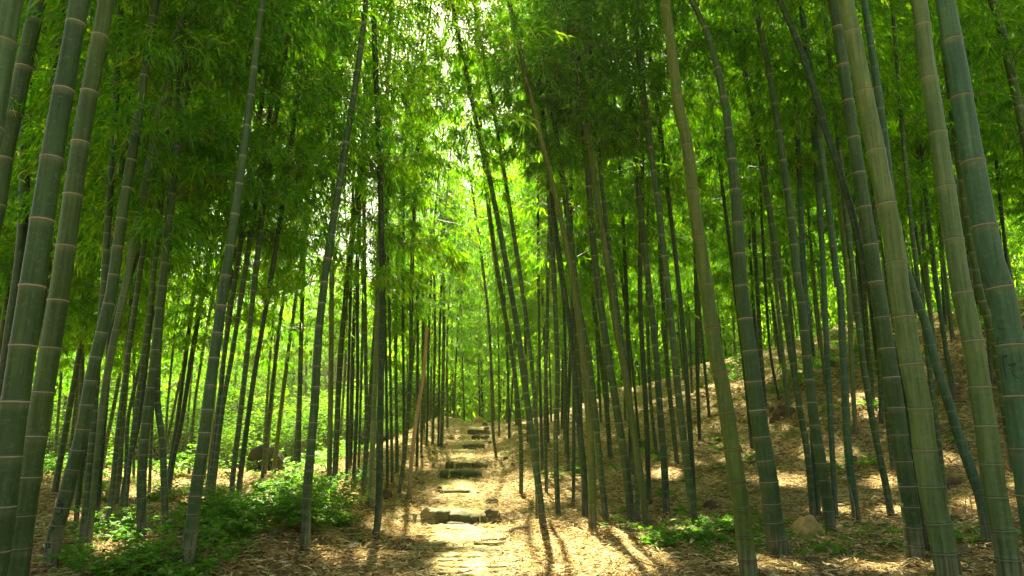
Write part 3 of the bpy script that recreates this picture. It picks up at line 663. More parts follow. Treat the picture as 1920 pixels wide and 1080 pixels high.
many('thin bamboo on the hillside between the flared-foot stem and the front right stems', 'thin bamboos on the right hillside', [
 ([(1461, 750), (1445, 665), (1437, 565)], 5, 5, dict(tint='dark')), ([(1477, 780), (1470, 690), (1455, 540)], 8, 7, dict(tint='pale')), ([(1632, 740), (1617, 560)], 7, 6, dict(tint='dark')),
 ([(1637, 750), (1625, 600), (1620, 500)], 7, 6), ([(1652, 790), (1650, 705), (1648, 560)], 8, 7), ([(1675, 885), (1660, 740), (1650, 600)], 9, 8)], cs=4.2)
many('thin bamboo on the steep hillside among the three front right stems', 'thin bamboos on the steep slope at the right', [
 ([(1790, 750), (1775, 665), (1760, 565)], 9, 8, dict(tint='blue')), ([(1763, 740), (1752, 650), (1742, 560)], 8, 7, dict(tint='pale')),
 ([(1840, 700), (1830, 640), (1820, 540)], 9, 8), ([(1860, 720), (1850, 600), (1838, 480)], 7, 6), ([(1905, 680), (1895, 560), (1880, 420)], 7, 6, dict(tint='dark'))], cs=4.2)

# --- templates for the rest of the grove
TPL = {}
def template(seed, far=False):
    rs = np.random.RandomState(seed)
    az = rs.uniform(0, 6.28); k = rs.uniform(.01, .05)
    P = [np.zeros(3), np.array([math.cos(az) * k, math.sin(az) * k, 1.]), np.array([math.cos(az) * k * 3, math.sin(az) * k * 3, 2.5])]
    P = extend(catmull(P, 4), rs.uniform(12, 14), rs)
    cv = Curve(P); r0 = rs.uniform(.036, .05)
    def rad(s):
        f = s / cv.L; v = r0 * (1.08 - .9 * f) + .003
        return v
    if not far: TPL[seed] = cv
    me, _ = culm_mesh('culm', cv, rad, CULM['green'], 7 if far else 9, 1.0, rs)
    if far: cm = crown_mesh('crown', cv, rs.uniform(3.0, 4.0), cv.L, rs, lpb=130, blen=1.75, leaf=.20, lw=.040, step=.45, leafmat=LEAF)
    else: return me, seed
    return me, cm
NEAR = [template(100 + i) for i in range(6)]; FAR = [template(200 + i, True) for i in range(6)]
def generic(x, y, label, group, rs, tint=None, low=False):
    me, cm = (NEAR if y < 23.5 else FAR)[rs.randint(6)]
    root = empty('bamboo', (x, y, tz(x, y) - .05), label, CAT, group)
    s = rs.uniform(.85, 1.15); root.scale = (s, s, s); root.rotation_euler = (rs.normal(0, .03), rs.normal(0, .035), rs.uniform(0, 6.28))
    if low and not isinstance(cm, int): root.scale = (1, 1, .82)
    if isinstance(cm, int):
        Mx = root.matrix_basis.copy(); M3 = np.array(Mx.to_3x3()); loc = np.array(root.location); cv = TPL[cm]
        cm = crown_mesh('crown', cv, rs.uniform(2.3, 2.6) if low else rs.uniform(2.6, 3.5), cv.L, rs, lpb=270, blen=1.75, leaf=.135, lw=.024, world=lambda p: p @ M3.T + loc)
    a = link('culm', me, root); b = link('crown', cm, root)
    t = tint or ['green', 'dark', 'green', 'green', 'olive', 'pale', 'green'][rs.randint(7)]
    a.material_slots[0].link = 'OBJECT'; a.material_slots[0].material = CULM[t]
    ALLP.append((x, y))
rs = np.random.RandomState(5)
LBL = [('slim bamboo of the dense background stand left of the path', 'background bamboos left of the path'),
       ('slim bamboo of the dense background stand right of the path and up the hill', 'background bamboos right of the path')]
for x, y in [(-2.75, 13.2), (-3.3, 16.0), (-2.9, 19.0), (.9, 17.5), (-3.0, 23.0), (-.1, 22.5), (-2.5, 27.0), (-.2, 28.5), (-2.6, 31.0), (-.3, 33.0), (-1.7, 37.0), (-.9, 36.0), (-2.4, 35.0)]:
    generic(x, y, 'leafy bamboo overhanging the far part of the path with low bright sprays', 'leafy bamboos over the far path', rs, low=True)
MAXG = 300 - len(ALLP) 
cnt = 0; tries = 0
while cnt < MAXG and tries < 40000:
    tries += 1
    y = 7.6 + 29 * rs.uniform() ** .9; x = rs.uniform(-.86, .90) * (y + 1.5)
    d = x - pxc(y)
    if abs(d + .1) < (1.9 if y < 18 else (1.4 if y < 23 else 1.0)): continue
    left = x < pxc(y)
    if left and y > 25 and x < -.17 * y and x > -.80 * y: continue          # the bright clearing
    if y < (12.3 if abs(x) < .60 * y else 7.5): continue
    mind = .85 if y < 20 else 1.0
    if any((x - a) ** 2 + (y - b) ** 2 < mind ** 2 for a, b in ALLP): continue
    generic(x, y, *LBL[0 if left else 1], rs); cnt += 1
print('bamboos', len(ALLP), 'generic', cnt)

# --- far wood behind everything: too many to count
def far_wood():
    rs = np.random.RandomState(77)
    V = []; Fc = []; mi = []; off = 0
    # stems
    n = 520
    y = rs.uniform(37, 62, n); x = rs.uniform(-1.0, 1.05, n) * y
    keep = ~((x < -.16 * y) & (x > -.85 * y) & (y < 48)); x, y = x[keep], y[keep]; n = len(x)
    z = terrain(x, y); h = rs.uniform(10, 14, n); r = .05; ls = rs.normal(0, .4, (n, 2))
    an = np.arange(5) * 2 * np.pi / 5
    ring = np.stack([np.cos(an), np.sin(an), 0 * an], 1) * r
    b = np.stack([x, y, z - .1], 1)[:, None] + ring[None]; t = np.stack([x + ls[:, 0], y + ls[:, 1], z + h], 1)[:, None] + ring[None] * .3
    SV = np.concatenate([b, t], 1).reshape(-1, 3); o = (np.arange(n) * 10)[:, None]; j = np.arange(5)[None]; jn = (j + 1) % 5
    SF = np.stack([o + j, o + jn, o + 5 + jn, o + 5 + j], -1).reshape(-1, 4)
    # leaves
    per = 520; i = np.repeat(np.arange(n), per); m = len(i)
    f = rs.uniform(.0, 1.08, m)**.9; rr = 1.5 * np.sqrt(rs.uniform(0, 1, m)) * np.interp(f, [.2, .4, .8, 1.1], [.7, 1, .8, .3]); a = rs.uniform(0, 6.28, m)
    P = np.stack([x[i] + ls[i, 0] * f + np.cos(a) * rr, y[i] + ls[i, 1] * f + np.sin(a) * rr, z[i] + h[i] * f - rr * .2], 1)
    LV, LF = leaves(P, rs.normal(0, .6, (m, 3)) + np.array([0, 0, -.3]), rs.normal(0, .5, (m, 3)) + np.array([0, 0, 1.]), rs.uniform(.3, .55, m), rs.uniform(.09, .16, m))
    m = 130000; yy = rs.uniform(50, 64, m); xx = rs.uniform(-1.0, 1.0, m) * yy; hh = 11.5 + 2.5 * np.sin(xx * .35) + 1.5 * np.sin(xx * .9 + 1)
    hh = hh - 5 * np.exp(-((xx + 1.5) / 4) ** 2)
    P = np.stack([xx, yy, terrain(xx, yy) + hh * rs.uniform(0, 1, m) ** .9], 1)
    LV2, LF2 = leaves(P, rs.normal(0, .6, (m, 3)) + np.array([0, 0, -.3]), rs.normal(0, .5, (m, 3)) + np.array([0, 0, 1.]), rs.uniform(.5, .9, m), rs.uniform(.18, .32, m))
    LF = np.vstack([LF, LF2 + len(LV)]); LV = np.vstack([LV, LV2])
    me = np_mesh('far_bamboo_wood', np.vstack([SV, LV]), [SF, LF + len(SV)], [LEAF_FAR, CULM['dark']], np.concatenate([np.ones(len(SF)), np.zeros(len(LF))]), smooth=False)
    tagit(link('far_bamboo_wood', me), 'distant mass of bamboo stems and foliage closing the view behind the grove', 'bamboo wood', None, 'stuff')
far_wood()

# ------------------------------------------------------------------ broad-leaved shrubs
def ovate(P, Dv, up, L, W):
    Dv = Dv / np.linalg.norm(Dv, axis=1, keepdims=True)
    side = np.cross(Dv, up); side /= np.linalg.norm(side, axis=1, keepdims=True) + 1e-9
    nrm = np.cross(side, Dv); L = L[:, None]; W = W[:, None]
    V = np.stack([P, P + Dv * L * .28 + side * W * .42 + nrm * W * .12, P + Dv * L * .62 + side * W * .40 + nrm * W * .1, P + Dv * L - nrm * L * .1,
                  P + Dv * L * .62 - side * W * .40 + nrm * W * .1, P + Dv * L * .28 - side * W * .42 + nrm * W * .12], 1).reshape(-1, 3)
    i = (np.arange(len(P)) * 6)[:, None]
    return V, np.vstack([i + [0, 1, 2, 3], i + [0, 3, 4, 5]])
def shrub_mesh(name, seed, h=.7, spread=.45, stems=9, lps=46, leaf=.055, mat=None, lo=.2):
    rs = np.random.RandomState(seed)
    az = rs.uniform(0, 6.28, stems); ln = h * rs.uniform(.6, 1.15, stems); out = spread * rs.uniform(.3, 1.1, stems)
    def sp(i, t): return np.stack([np.cos(az[i]) * out[i] * t ** 1.3, np.sin(az[i]) * out[i] * t ** 1.3, ln[i] * (t - .18 * t * t)], 1)
    ts = np.array([0, .35, .7, 1.]); SV = []
    k3 = np.arange(3) * 2.09
    for q in range(stems):
        c = sp(np.full(4, q), ts); r = np.array([.006, .005, .0035, .0015]) * (h / .7) ** .5
        SV.append((c[:, None] + np.stack([np.cos(k3), np.sin(k3), 0 * k3], 1)[None] * r[:, None, None]).reshape(-1, 3))
    SV = np.vstack(SV); o = (np.arange(stems) * 12)[:, None, None]; k = (np.arange(3) * 3)[None, :, None]; j = np.arange(3)[None, None]; jn = (j + 1) % 3
    SF = np.stack([o + k + j, o + k + jn, o + k + 3 + jn, o + k + 3 + j], -1).reshape(-1, 4)
    n = stems * lps; i = np.repeat(np.arange(stems), lps)
    nt_ = max(3, lps // 6); tid = np.tile(np.repeat(np.arange(nt_), -(-lps // nt_))[:lps], stems)
    tt = (lo + (1 - lo) * ((tid + .5) / nt_)); a2 = tid * 2.4 + az[i] + i
    tl = h * .34 * (1.15 - tt * .6); s = rs.uniform(.25, 1.1, n)
    TD = np.stack([np.cos(a2), np.sin(a2), .35 + 0 * a2], 1)
    P = sp(i, tt) + TD * (tl * s)[:, None] + rs.normal(0, .012 * h / .7, (n, 3))
    Dv = TD * .7 + np.stack([-np.sin(a2), np.cos(a2), 0 * a2], 1) * rs.choice([-1, 1], n)[:, None] * .8 + rs.normal(0, .25, (n, 3))
    Dv[:, 2] -= .15
    LV, LF = ovate(P, Dv, np.array([0, 0, 1.]) + rs.normal(0, .3, (n, 3)), leaf * rs.uniform(.6, 1.3, n), leaf * .55 * rs.uniform(.7, 1.2, n))
    return (np_mesh('stem', SV, [SF], [TWIG]), np_mesh('foliage', LV, [LF + 0], [mat or LEAF_BUSH], smooth=False))
SH = [shrub_mesh('s', 300 + i, h=.28 + .12 * (i % 3), spread=.44, stems=7, lps=34, leaf=.062) for i in range(5)]
SHL = [shrub_mesh('s', 320 + i, h=.11 + .03 * (i % 2), spread=.26, stems=6, lps=14, leaf=.06) for i in range(4)]
SHB = [shrub_mesh('s', 340 + i, h=2.2, spread=1.3, stems=16, lps=170, leaf=.13, mat=LEAF_BRIGHT, lo=.05) for i in range(4)]
def put_shrub(x, y, tpl, s, label, group, name='shrub', cat='shrub', sink=.02):
    r = empty(name, (x, y, tz(x, y) - sink), label, cat, group); r.rotation_euler = (0, 0, random.uniform(0, 6.28)); r.scale = (s, s, s * random.uniform(.85, 1.15))
    st, fo = tpl[random.randrange(len(tpl))]
    link('stem', st, r); link('foliage', fo, r)
def px_shrub(px, py, tpl, s, label, group, **k):
    p, _ = ground_at(px, py); put_shrub(p[0], p[1], tpl, s, label, group, **k)
rs = np.random.RandomState(21)
for _ in range(46):        # the mound left of the path
    u = rs.uniform(0, 1); px = 370 + 270 * u + rs.normal(0, 18); py = 1015 - 45 * u + rs.normal(0, 26)
    if py > 1062 or (px > 545 and py > 1015): continue
    px_shrub(px, py, SH, rs.uniform(.6, 1.0), 'leafy green shrub in the undergrowth mound between the olive stem and the path', 'shrubs of the left undergrowth mound')
for _ in range(34):        # lower left corner
    px = rs.uniform(140, 380); py = rs.uniform(985, 1110)
    px_shrub(px, py, SH, rs.uniform(.45, .8), 'dark leafy shrub in the shade around the feet of the lower left stems', 'shrubs at the lower left')
for _ in range(26):
    px = rs.uniform(480, 700); py = rs.uniform(862, 930)
    px_shrub(px, py, SH, rs.uniform(.6, 1.1), 'sunlit small shrub between the boulder and the path-side bamboos', 'small shrubs behind the mound')
for _ in range(20):
    px = rs.uniform(95, 470); py = rs.uniform(888, 945)
    px_shrub(px, py, SH, rs.uniform(.5, 1.0), 'small shrub on the shaded floor of the left stand', 'small shrubs in the left stand')
for _ in range(60):
    px = rs.normal(1350, 95); py = 1003 + (px - 1350) * .04 + rs.normal(0, 20)
    if 955 < py < 1045: px_shrub(px, py, SHL, rs.uniform(.6, 1.3), 'low leafy herb in the green patch around the yellow-olive bamboo foot', 'low herbs at the right front', name='herb', cat='herb')
for _ in range(24):
    px = rs.uniform(1470, 1900); py = rs.uniform(990, 1050)
    px_shrub(px, py, SHL, rs.uniform(.5, 1.1), 'low leafy herb among the feet of the front right bamboos', 'low herbs among the right stems', name='herb', cat='herb')
for _ in range(34):
    px = rs.uniform(1000, 1900); py = np.interp(px, [1000, 1300, 1900], [870, 840, 740]) + rs.uniform(-40, 90)
    px_shrub(px, py, SHL, rs.uniform(.7, 1.6), 'small green plant sprouting from the litter on the right hillside', 'plants on the right hillside', name='herb', cat='herb')
for _ in range(46):        # scrub on the far floor of the left stand
    y = random.uniform(16, 27); x = random.uniform(-.78, -.20) * y
    put_shrub(x, y, SH, random.uniform(1.0, 2.3), 'scrubby shrub on the far shaded floor in front of the left clearing', 'scrub before the left clearing')
for _ in range(60):        # greenery along the top of the slope
    y = random.uniform(15, 30); x = y * random.uniform(.30, .80)
    put_shrub(x, y, SH, random.uniform(.8, 1.9), 'scrubby shrub along the upper right hillside behind the stems', 'scrub on the upper hillside')
# ivy on one stem
px_shrub(1304, 990, SH, .55, 'dark ivy-like shrub wrapping the foot of a right-hand bamboo', None, name='ivy', cat='ivy')
# bright shrubs of the clearing
for _ in range(120):
    y = rs.uniform(27, 46); x = rs.uniform(-.84, -.11) * y
    if x > pxc(y) - 3.0: continue
    s = rs.uniform(.45, 1.5) * (.8 + (y - 27) * .08)
    put_shrub(x, y, SHB, s, 'big bright sunlit shrub in the clearing beyond the left stand', 'sunlit shrubs of the clearing')

# ------------------------------------------------------------------ rocks and stones
def rock_mesh(name, dims, seed, mat, sub=3, rough=.18, pw=3.2):
    bm = bmesh.new(); bmesh.ops.create_icosphere(bm, subdivisions=sub, radius=1)
    off = Vector((seed * 3.1, seed * 1.7, seed))
    for v in bm.verts:
        c = v.co.copy()
        # squarish block
        p = pw; k = (abs(c.x) ** p + abs(c.y) ** p + abs(c.z) ** p) ** (-1 / p); c = c * k
        n = mnoise.noise(c * 1.3 + off) * rough * 1.4 + mnoise.noise(c * 3.1 + off) * rough * .6 + mnoise.noise(c * 8 + off) * rough * .2
        c = c * (1 + n)
        v.co = Vector((c.x * dims[0] / 2, c.y * dims[1] / 2, c.z * dims[2] / 2))
    me = bpy.data.meshes.new(name); bm.to_mesh(me); bm.free()
    for p in me.polygons: p.use_smooth = True
    me.materials.append(mat); return me
rid = [0]
def px_rock(px, py, w, h, label, mat=ROCK, name='rock', cat='rock', group=None, dy=.7, up=.0, rot=None, row=None):
    """px,py centre of the stone's visible face, w,h in photo pixels"""
    rid[0] += 1
    Y = hit(px, py + h * .45); d = ray(px, py + h * .45); t = Y / d[1]
    W = w * t / F_PX; Hh = h * t / F_PX
    x = t * d[0]; z = tz(x, Y)
    stp = name == 'step_stone'
    me = rock_mesh(name, (W * 1.03, max(W * dy, Hh), Hh * (1.5 if stp else 1.9)), rid[0], mat, 3 if w < 30 else 4, *((.15, 4.5) if stp else ((.2, 2.6) if w > 40 else ())))
    loc = (x, Y + max(W * dy, Hh) * .42, z + Hh * .06 + up)
    if stp and row is not None:                           # set into the riser of its own step
        Ys = min(STEPS, key=lambda q: abs(q - Y)); dp = .34 if row == 0 else .26
        if abs(Ys - Y) < .9:
            me = rock_mesh(name, (W * 1.04, dp, (.19 * random.uniform(.8, 1.1)) if row == 0 else .12), rid[0], mat, 4 if w > 20 else 3, .10, 5)
            zt = tz(x, Ys + .3); loc = (x, Ys - .13 + dp * .5 - .16 * row + random.uniform(-.02, .02), (zt + .02 - .09 if row == 0 else zt - .10 - .045) + random.uniform(-.012, .012))
    o = link(name, me, None, loc); o.rotation_euler = (random.uniform(-.05, .05), random.uniform(-.06, .06), random.uniform(-.15, .15) if rot is None else rot)
    tagit(o, label, cat, group)
gA = 'stones of the path steps'
def steps(rows, label, mat=ROCK):
    for r in rows: px_rock(*r, label, mat, 'step_stone', 'stone', gA, dy=.35, rot=random.uniform(-.06, .06), row=0 if r[1] <= rows[0][1] + 3 else 1)
px_rock(805, 964, 38, 17, 'rounded mossy boulder at the left end of the lowest step', STONE, dy=.6)
px_rock(922, 964, 28, 14, 'rounded stone at the right end of the lowest step', ROCK, dy=.6)
steps([(832, 957, 25, 11), (862, 959, 44, 11), (891, 957, 16, 9), (907, 957, 10, 7), (857, 967, 32, 6), (877, 968, 10, 5), (897, 966, 22, 8)], 'squared stone in the lowest step of the path')
px_rock(922, 940, 23, 8, 'single stone lying beside the path above the lowest step', ROCK)
steps([(833, 883, 15, 12), (868, 884, 45, 9), (897, 886, 13, 9), (843, 891, 8, 6), (863, 892, 25, 5), (886, 892, 15, 4), (899, 894, 7, 4)], 'stone in the second dark step, halfway up the path', ROCK)
steps([(843, 865, 14, 8), (869, 865, 27, 7), (901, 865, 29, 7), (848, 870, 17, 5), (881, 871, 35, 4)], 'stone in the third step made of three long blocks', ROCK)
steps([(889, 832, 37, 4), (875, 832, 8, 4), (915, 830, 15, 5), (887, 841, 20, 3)], 'stone in the narrow fourth step of the path')
steps([(892, 817, 15, 6), (910, 818, 15, 5), (884, 806, 14, 3), (897, 811, 38, 2.5), (912, 805, 10, 3)], 'stone in the small uppermost steps near the crest')
steps([(853, 922, 55, 7), (898, 924, 10, 3), (826, 921, 10, 5)], 'flat slab sunk in the sunlit path above the lowest step')
px_rock(897, 788, 20, 11, 'jagged pale rock heap on the crest of the path', ROCKT, dy=1)
px_rock(909, 796, 9, 6, 'small dark rock just below the crest rock', ROCK)
px_rock(918, 790, 10, 3, 'small flat stone at the right of the crest', ROCK)
px_rock(824, 915, 9, 5, 'small stone at the left end of the sunken slab', ROCK)
px_rock(722, 929, 21, 19, 'reddish brown rock beside the light bamboo foot left of the path', ROCKR)
px_rock(492, 865, 66, 44, 'large dark boulder behind the left shrubs', ROCKD, dy=.8)
px_rock(1522, 992, 46, 36, 'tan orange rock among herbs at the foot of the hill', ROCKT)
px_rock(1472, 772, 42, 22, 'dark reddish rock outcrop on the mid hillside', ROCKR)
px_rock(1452, 772, 14, 12, 'small dark rock left of the reddish outcrop', ROCK)
px_rock(1558, 680, 24, 12, 'far dark rock high on the hillside', ROCKR)
px_rock(745, 1034, 12, 8, 'small dark green stone on the litter left of the path', ROCK)
px_rock(760, 1030, 18, 7, 'flat stone beside the dark green pebble left of the path', ROCK)
px_rock(769, 1015, 14, 6, 'brown stone above the dark green pebble', ROCK)
px_rock(716, 999, 7, 7, 'small brown stone right behind the dark slim bamboo foot', ROCK)
px_rock(1810, 1036, 38, 14, 'flat grey stone between the two rightmost front bamboos', ROCK)
px_rock(1683, 1043, 24, 9, 'flat mossy stone left of the stout dark bamboo foot', ROCK)
px_rock(1535, 1056, 40, 14, 'low dark stone in the litter right of the flared foot', ROCK)
px_rock(1567, 1067, 22, 10, 'small grey stone below the low dark stone', ROCK)
px_rock(1795, 974, 20, 12, 'dark stone on the bank behind the weathered foot', ROCK)
px_rock(1644, 1008, 20, 10, 'broken dark stone in front of the left-leaning slim bamboo', ROCK)
px_rock(1813, 1072, 26, 9, 'stone at the bottom edge between the two rightmost feet', ROCK)
px_rock(1345, 1049, 26, 8, 'flat stone in the litter left of the yellow-olive foot', ROCK)
px_rock(1250, 1062, 18, 9, 'dark stump-like stone at the bottom right of the path', ROCK)
px_rock(1268, 1050, 26, 10, 'mossy brown stone beside the stump-like one', ROCK)
for (px, py, w, h) in [(790, 857, 8, 4), (799, 866, 5, 3), (812, 849, 7, 5), (788, 906, 9, 5), (780, 898, 6, 4), (845, 823, 12, 6), (861, 822, 5, 3), (948, 860, 10, 6), (962, 871, 9, 5), (800, 890, 5, 3)]:
    px_rock(px, py, w, h, 'small stone scattered on the sunlit slope beside the steps', ROCK, group='small stones beside the steps')
for (px, py, w, h) in [(1335, 948, 26, 14), (1190, 915, 18, 9), (1385, 840, 16, 8), (1600, 860, 20, 9), (1700, 880, 18, 10), (1850, 905, 26, 12), (1790, 905, 34, 14), (1560, 880, 16, 9), (1440, 850, 24, 10), (1290, 900, 16, 9)]:
    px_rock(px, py, w, h, 'dark earthy rock half buried in the right hillside', ROCKR, group='half buried hillside rocks')
# paving slabs of the near path
def slab_mesh(w, l, h, seed):
    rs = np.random.RandomState(seed); k = rs.randint(6, 9); a = np.sort(np.linspace(0, 2 * np.pi, k, endpoint=False) + rs.uniform(-.3, .3, k))
    r = rs.uniform(.85, 1.1, k); c = np.cos(a); s = np.sin(a); sq = np.maximum(np.abs(c), np.abs(s)) ** -.6
    bm = bmesh.new(); tilt = rs.uniform(-.012, .012, 2)
    top = [bm.verts.new((c[i] * r[i] * sq[i] * w / 2, s[i] * r[i] * sq[i] * l / 2, h + c[i] * tilt[0] + s[i] * tilt[1])) for i in range(k)]
    bot = [bm.verts.new((v.co.x * 1.04, v.co.y * 1.04, -.08)) for v in top]
    bm.faces.new(top)
    for i in range(k): bm.faces.new((bot[i], bot[(i + 1) % k], top[(i + 1) % k], top[i]))
    bm.faces.new(bot[::-1])
    bmesh.ops.bevel(bm, geom=[e for e in bm.edges if e.verts[0] in top and e.verts[1] in top or (e.verts[0].co.z > 0 and e.verts[1].co.z > 0)], offset=.008, segments=2, affect='EDGES', profile=.6)
    me = bpy.data.meshes.new('paving_stone'); bm.to_mesh(me); bm.free(); me.materials.append(STONE); return me
rs = np.random.RandomState(3); y = 3.9; si = 0
while y < 8.9:
    dl = rs.uniform(.17, .34); x = pxc(y) - .52 + rs.uniform(-.08, .05)
    while x < pxc(y) + .40:
        w = rs.uniform(.18, .42); si += 1
        if rs.uniform() < (.8 if y < 7.2 else .45) and abs(x + w / 2 - pxc(y)) < .46:
            o = link('paving_stone', slab_mesh(w * .97, dl * rs.uniform(.86, .98), rs.uniform(.006, .022), si), None, (x + w / 2, y + dl / 2 + rs.uniform(-.03, .03), tz(x + w / 2, y + dl / 2) + .008))
            o.rotation_euler = (rs.uniform(-.02, .02), rs.uniform(-.03, .03), rs.uniform(-.2, .2))
            tagit(o, 'flat irregular paving stone in the near part of the path', 'stone', 'flat paving stones of the near path')
        x += w
    y += dl

# ------------------------------------------------------------------ fallen sticks and dead stems
def stick(p0, p1, r, label, name='stick', cat='stick', lift=.02, sag=.0, group=None):
    a, _ = ground_at(*p0); b, _ = ground_at(*p1)
    a[2] += lift; b[2] += lift
    n = 7; P = np.array([a + (b - a) * t for t in np.linspace(0, 1, n)])
    for k in range(1, n - 1): P[k, 2] = max(P[k, 2], tz(P[k, 0], P[k, 1]) + r) + random.uniform(0, .02); P[k, 0] += random.uniform(-.015, .015)
    tube(P, r, label, name, cat, group)
def tube(P, r, label, name, cat, group=None):
    base = P[0].copy(); P = P - base; cv = Curve(P); S = np.linspace(0, cv.L, 14); C = cv.at(S); T_ = cv.tan(S)
    up = np.array([0, 0, 1.]) if abs(T_[0][2]) < .8 else np.array([0, 1., 0])
    U = np.cross(T_, up); U /= np.linalg.norm(U, axis=1, keepdims=True); W = np.cross(T_, U)
    an = np.arange(7) * 2 * np.pi / 7; rr = r * np.linspace(1, .55, 14) * np.random.RandomState(int(r * 1e5)).uniform(.85, 1.15, 14)
    V = (C[:, None] + rr[:, None, None] * (np.cos(an)[None, :, None] * U[:, None] + np.sin(an)[None, :, None] * W[:, None])).reshape(-1, 3)
    i = np.arange(13)[:, None] * 7; j = np.arange(7)[None]; jn = (j + 1) % 7
    me = np_mesh(name, V, [np.stack([i + j, i + jn, i + 7 + jn, i + 7 + j], -1).reshape(-1, 4), np.arange(7)[None, ::-1], (np.arange(7) + 91)[None]], [TWIG])
    tagit(link(name, me, None, tuple(base)), label, cat, group)
stick((1806, 990), (1841, 974), .012, 'pale fallen stick lying behind the weathered big bamboo foot')
stick((1767, 843), (1884, 820), .014, 'long pale dead cane lying across the steep right slope')
stick((1857, 808), (1886, 796), .012, 'short fallen cane above the long pale one on the right slope')
stick((1612, 1001), (1667, 981), .008, 'thin dry cane on the ground beside the swept-foot slim bamboo')
stick((1886, 973), (1935, 975), .010, 'thin stick lying at the right edge behind the mottled foot')
stick((1378, 852), (1422, 874), .012, 'dark fallen branch behind the flared-foot bamboo')
stick((1275, 1050), (1330, 1044), .010, 'fallen twig on litter left of the yellow-olive bamboo foot')
stick((955, 1000), (1003, 990), .020, 'mossy fallen branch on the sunlit litter near the leaning path-side bamboo')
stick((250, 1060), (330, 1068), .008, 'thin bare twig lying in the lower left shrubs')
for (xa, ya, xb, yb) in [(1130, 900, 1165, 890), (1235, 905, 1275, 915), (1440, 800, 1475, 815), (1500, 835, 1545, 822), (1580, 900, 1610, 915), (1640, 830, 1670, 842), (1350, 800, 1385, 790), (1700, 800, 1740, 815), (1780, 880, 1850, 868), (1850, 760, 1890, 775), (1600, 750, 1640, 742), (1480, 960, 1530, 952), (1180, 860, 1210, 868), (640, 985, 690, 992), (560, 1060, 620, 1050)]:
    stick((xa, ya), (xb, yb), .008, 'thin dead twig lying on the leaf litter', group='dead twigs on the litter')
for i, (x, y0, y1) in enumerate([(1605, 992, 911), (1824, 980, 930), (1812, 982, 935), (1632, 1000, 965)]):
    p, t = ground_at(x, y0); hgt = (y0 - y1) * t / F_PX
    tube(np.array([p - [0, 0, .02], p + [.01, 0, hgt * .5], p + [random.uniform(-.04, .04), 0, hgt]]), .006, ['tall thin dead stalk in front of the straight blue-green bamboo', 'short dead stalk on the bank between the big right stems, right one', 'short dead stalk on the bank between the big right stems, left one', 'small dead stalk beside the fallen dry cane'][i], 'dead_stalk', 'stalk')

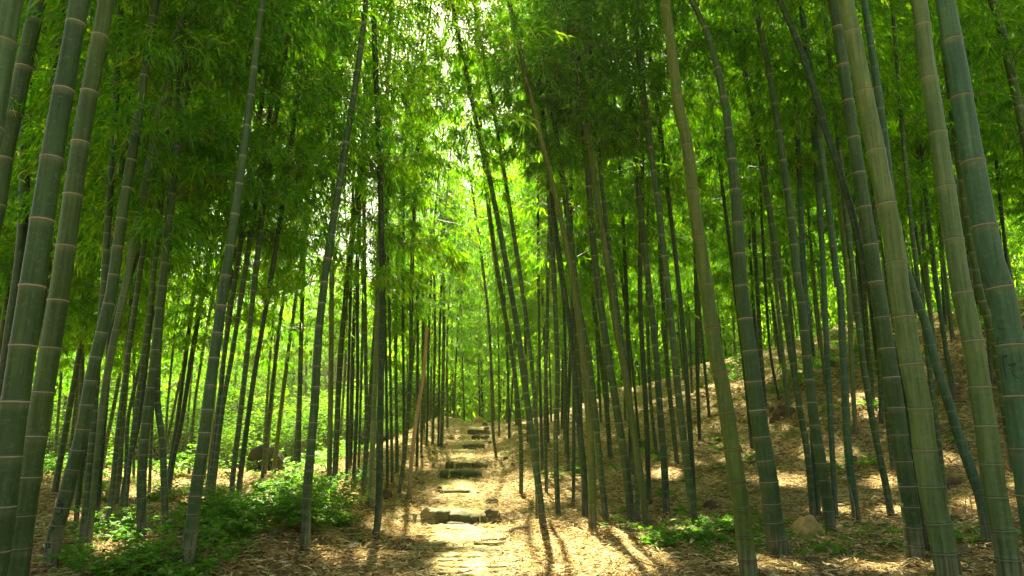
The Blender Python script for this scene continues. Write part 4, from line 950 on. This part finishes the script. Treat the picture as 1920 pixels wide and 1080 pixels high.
# ------------------------------------------------------------------ leaf litter and ground cover (uncountable)
def litter():
    rs = np.random.RandomState(9); n = 230000
    y = 3.2 * (30 / 3.2) ** rs.uniform(0, 1, n); x = rs.uniform(-.82, .82, n) * y
    d = x - pxc(y)
    keep = (np.abs(d) > .36 + .14 * rs.normal(0, 1, n)) | (rs.uniform(0, 1, n) < .22)
    keep &= (fbm(x, y, 1.7, 5) > -1.0 + rs.uniform(-.6, .6, n))
    x, y = x[keep], y[keep]; n = len(x)
    z = terrain(x, y) + rs.uniform(.004, .03, n) + .03 * np.maximum(0, fbm(x, y, 5.1, 2)) * rs.uniform(0, 1, n)
    bx = [p for p in ALLP if p[1] < 12]; k = 130; px_ = np.repeat(np.array(bx), k, 0); m = len(px_)
    rr = np.abs(rs.normal(0, .13, m)) + .05; aa = rs.uniform(0, 6.28, m); x2 = px_[:, 0] + rr * np.cos(aa); y2 = px_[:, 1] + rr * np.sin(aa)
    z2 = terrain(x2, y2) + rs.uniform(0, 1, m) * np.maximum(.01, .10 - rr * .35)
    x = np.concatenate([x, x2]); y = np.concatenate([y, y2]); z = np.concatenate([z, z2]); n = len(x)
    a = rs.uniform(0, 6.28, n); D = np.stack([np.cos(a), np.sin(a), rs.normal(0, .22, n)], 1)
    s = np.clip(y / 8, 1, 2.2)
    V, Fq = leaves(np.stack([x, y, z], 1), D, np.array([0, 0, 1.]) + rs.normal(0, .3, (n, 3)), rs.uniform(.05, .12, n) * s ** .5, rs.uniform(.010, .018, n) * s, bend=.0)
    tagit(link('leaf_litter', np_mesh('leaf_litter', V, [Fq], [LITTER], smooth=False)), 'thick litter of dry tan bamboo leaves over the forest floor', 'leaf litter', None, 'stuff')
    n = 26000                                            # tiny green seedlings and moss plants
    y = 4 * (26 / 4) ** rs.uniform(0, 1, n); x = rs.uniform(-.82, .82, n) * y
    f = fbm(x, y, .8, 11)
    keep = (np.abs(x - pxc(y)) > .8) & (f > .7 + rs.uniform(-.3, .5, n)); x, y = x[keep], y[keep]; n = len(x)
    z = terrain(x, y) + rs.uniform(.01, .06, n); a = rs.uniform(0, 6.28, n); D = np.stack([np.cos(a), np.sin(a), rs.uniform(0, .8, n)], 1)
    V, Fq = ovate(np.stack([x, y, z], 1), D, np.array([0, 0, 1.]) + rs.normal(0, .3, (n, 3)), rs.uniform(.03, .06, n), rs.uniform(.018, .03, n))
    tagit(link('ground_cover', np_mesh('ground_cover', V, [Fq], [LEAF_BUSH], smooth=False)), 'patches of tiny green seedlings over the litter', 'ground cover', None, 'stuff')
litter()

# ------------------------------------------------------------------ the thin sunny haze of the lane
def haze(density):
    bm = bmesh.new(); bmesh.ops.create_cube(bm, size=1)
    x0, x1, y0, y1, z0, z1 = -150, 150, -40, 310, -12, 22
    for v in bm.verts: v.co = Vector((x0 if v.co.x < 0 else x1, y0 if v.co.y < 0 else y1, z0 if v.co.z < 0 else z1))
    me = bpy.data.meshes.new('haze'); bm.to_mesh(me); bm.free()
    m, n, l = nt('haze'); v = N(n, 'VolumePrincipled'); v.inputs['Color'].default_value = (1, .97, .45, 1)
    v.inputs['Density'].default_value = density; v.inputs['Anisotropy'].default_value = .55
    o = N(n, 'OutputMaterial'); l.new(v.outputs[0], o.inputs['Volume']); me.materials.append(m)
    tagit(link('haze', me), 'faint bright haze hanging in the grove', 'haze', None, 'stuff')
haze(.0009)
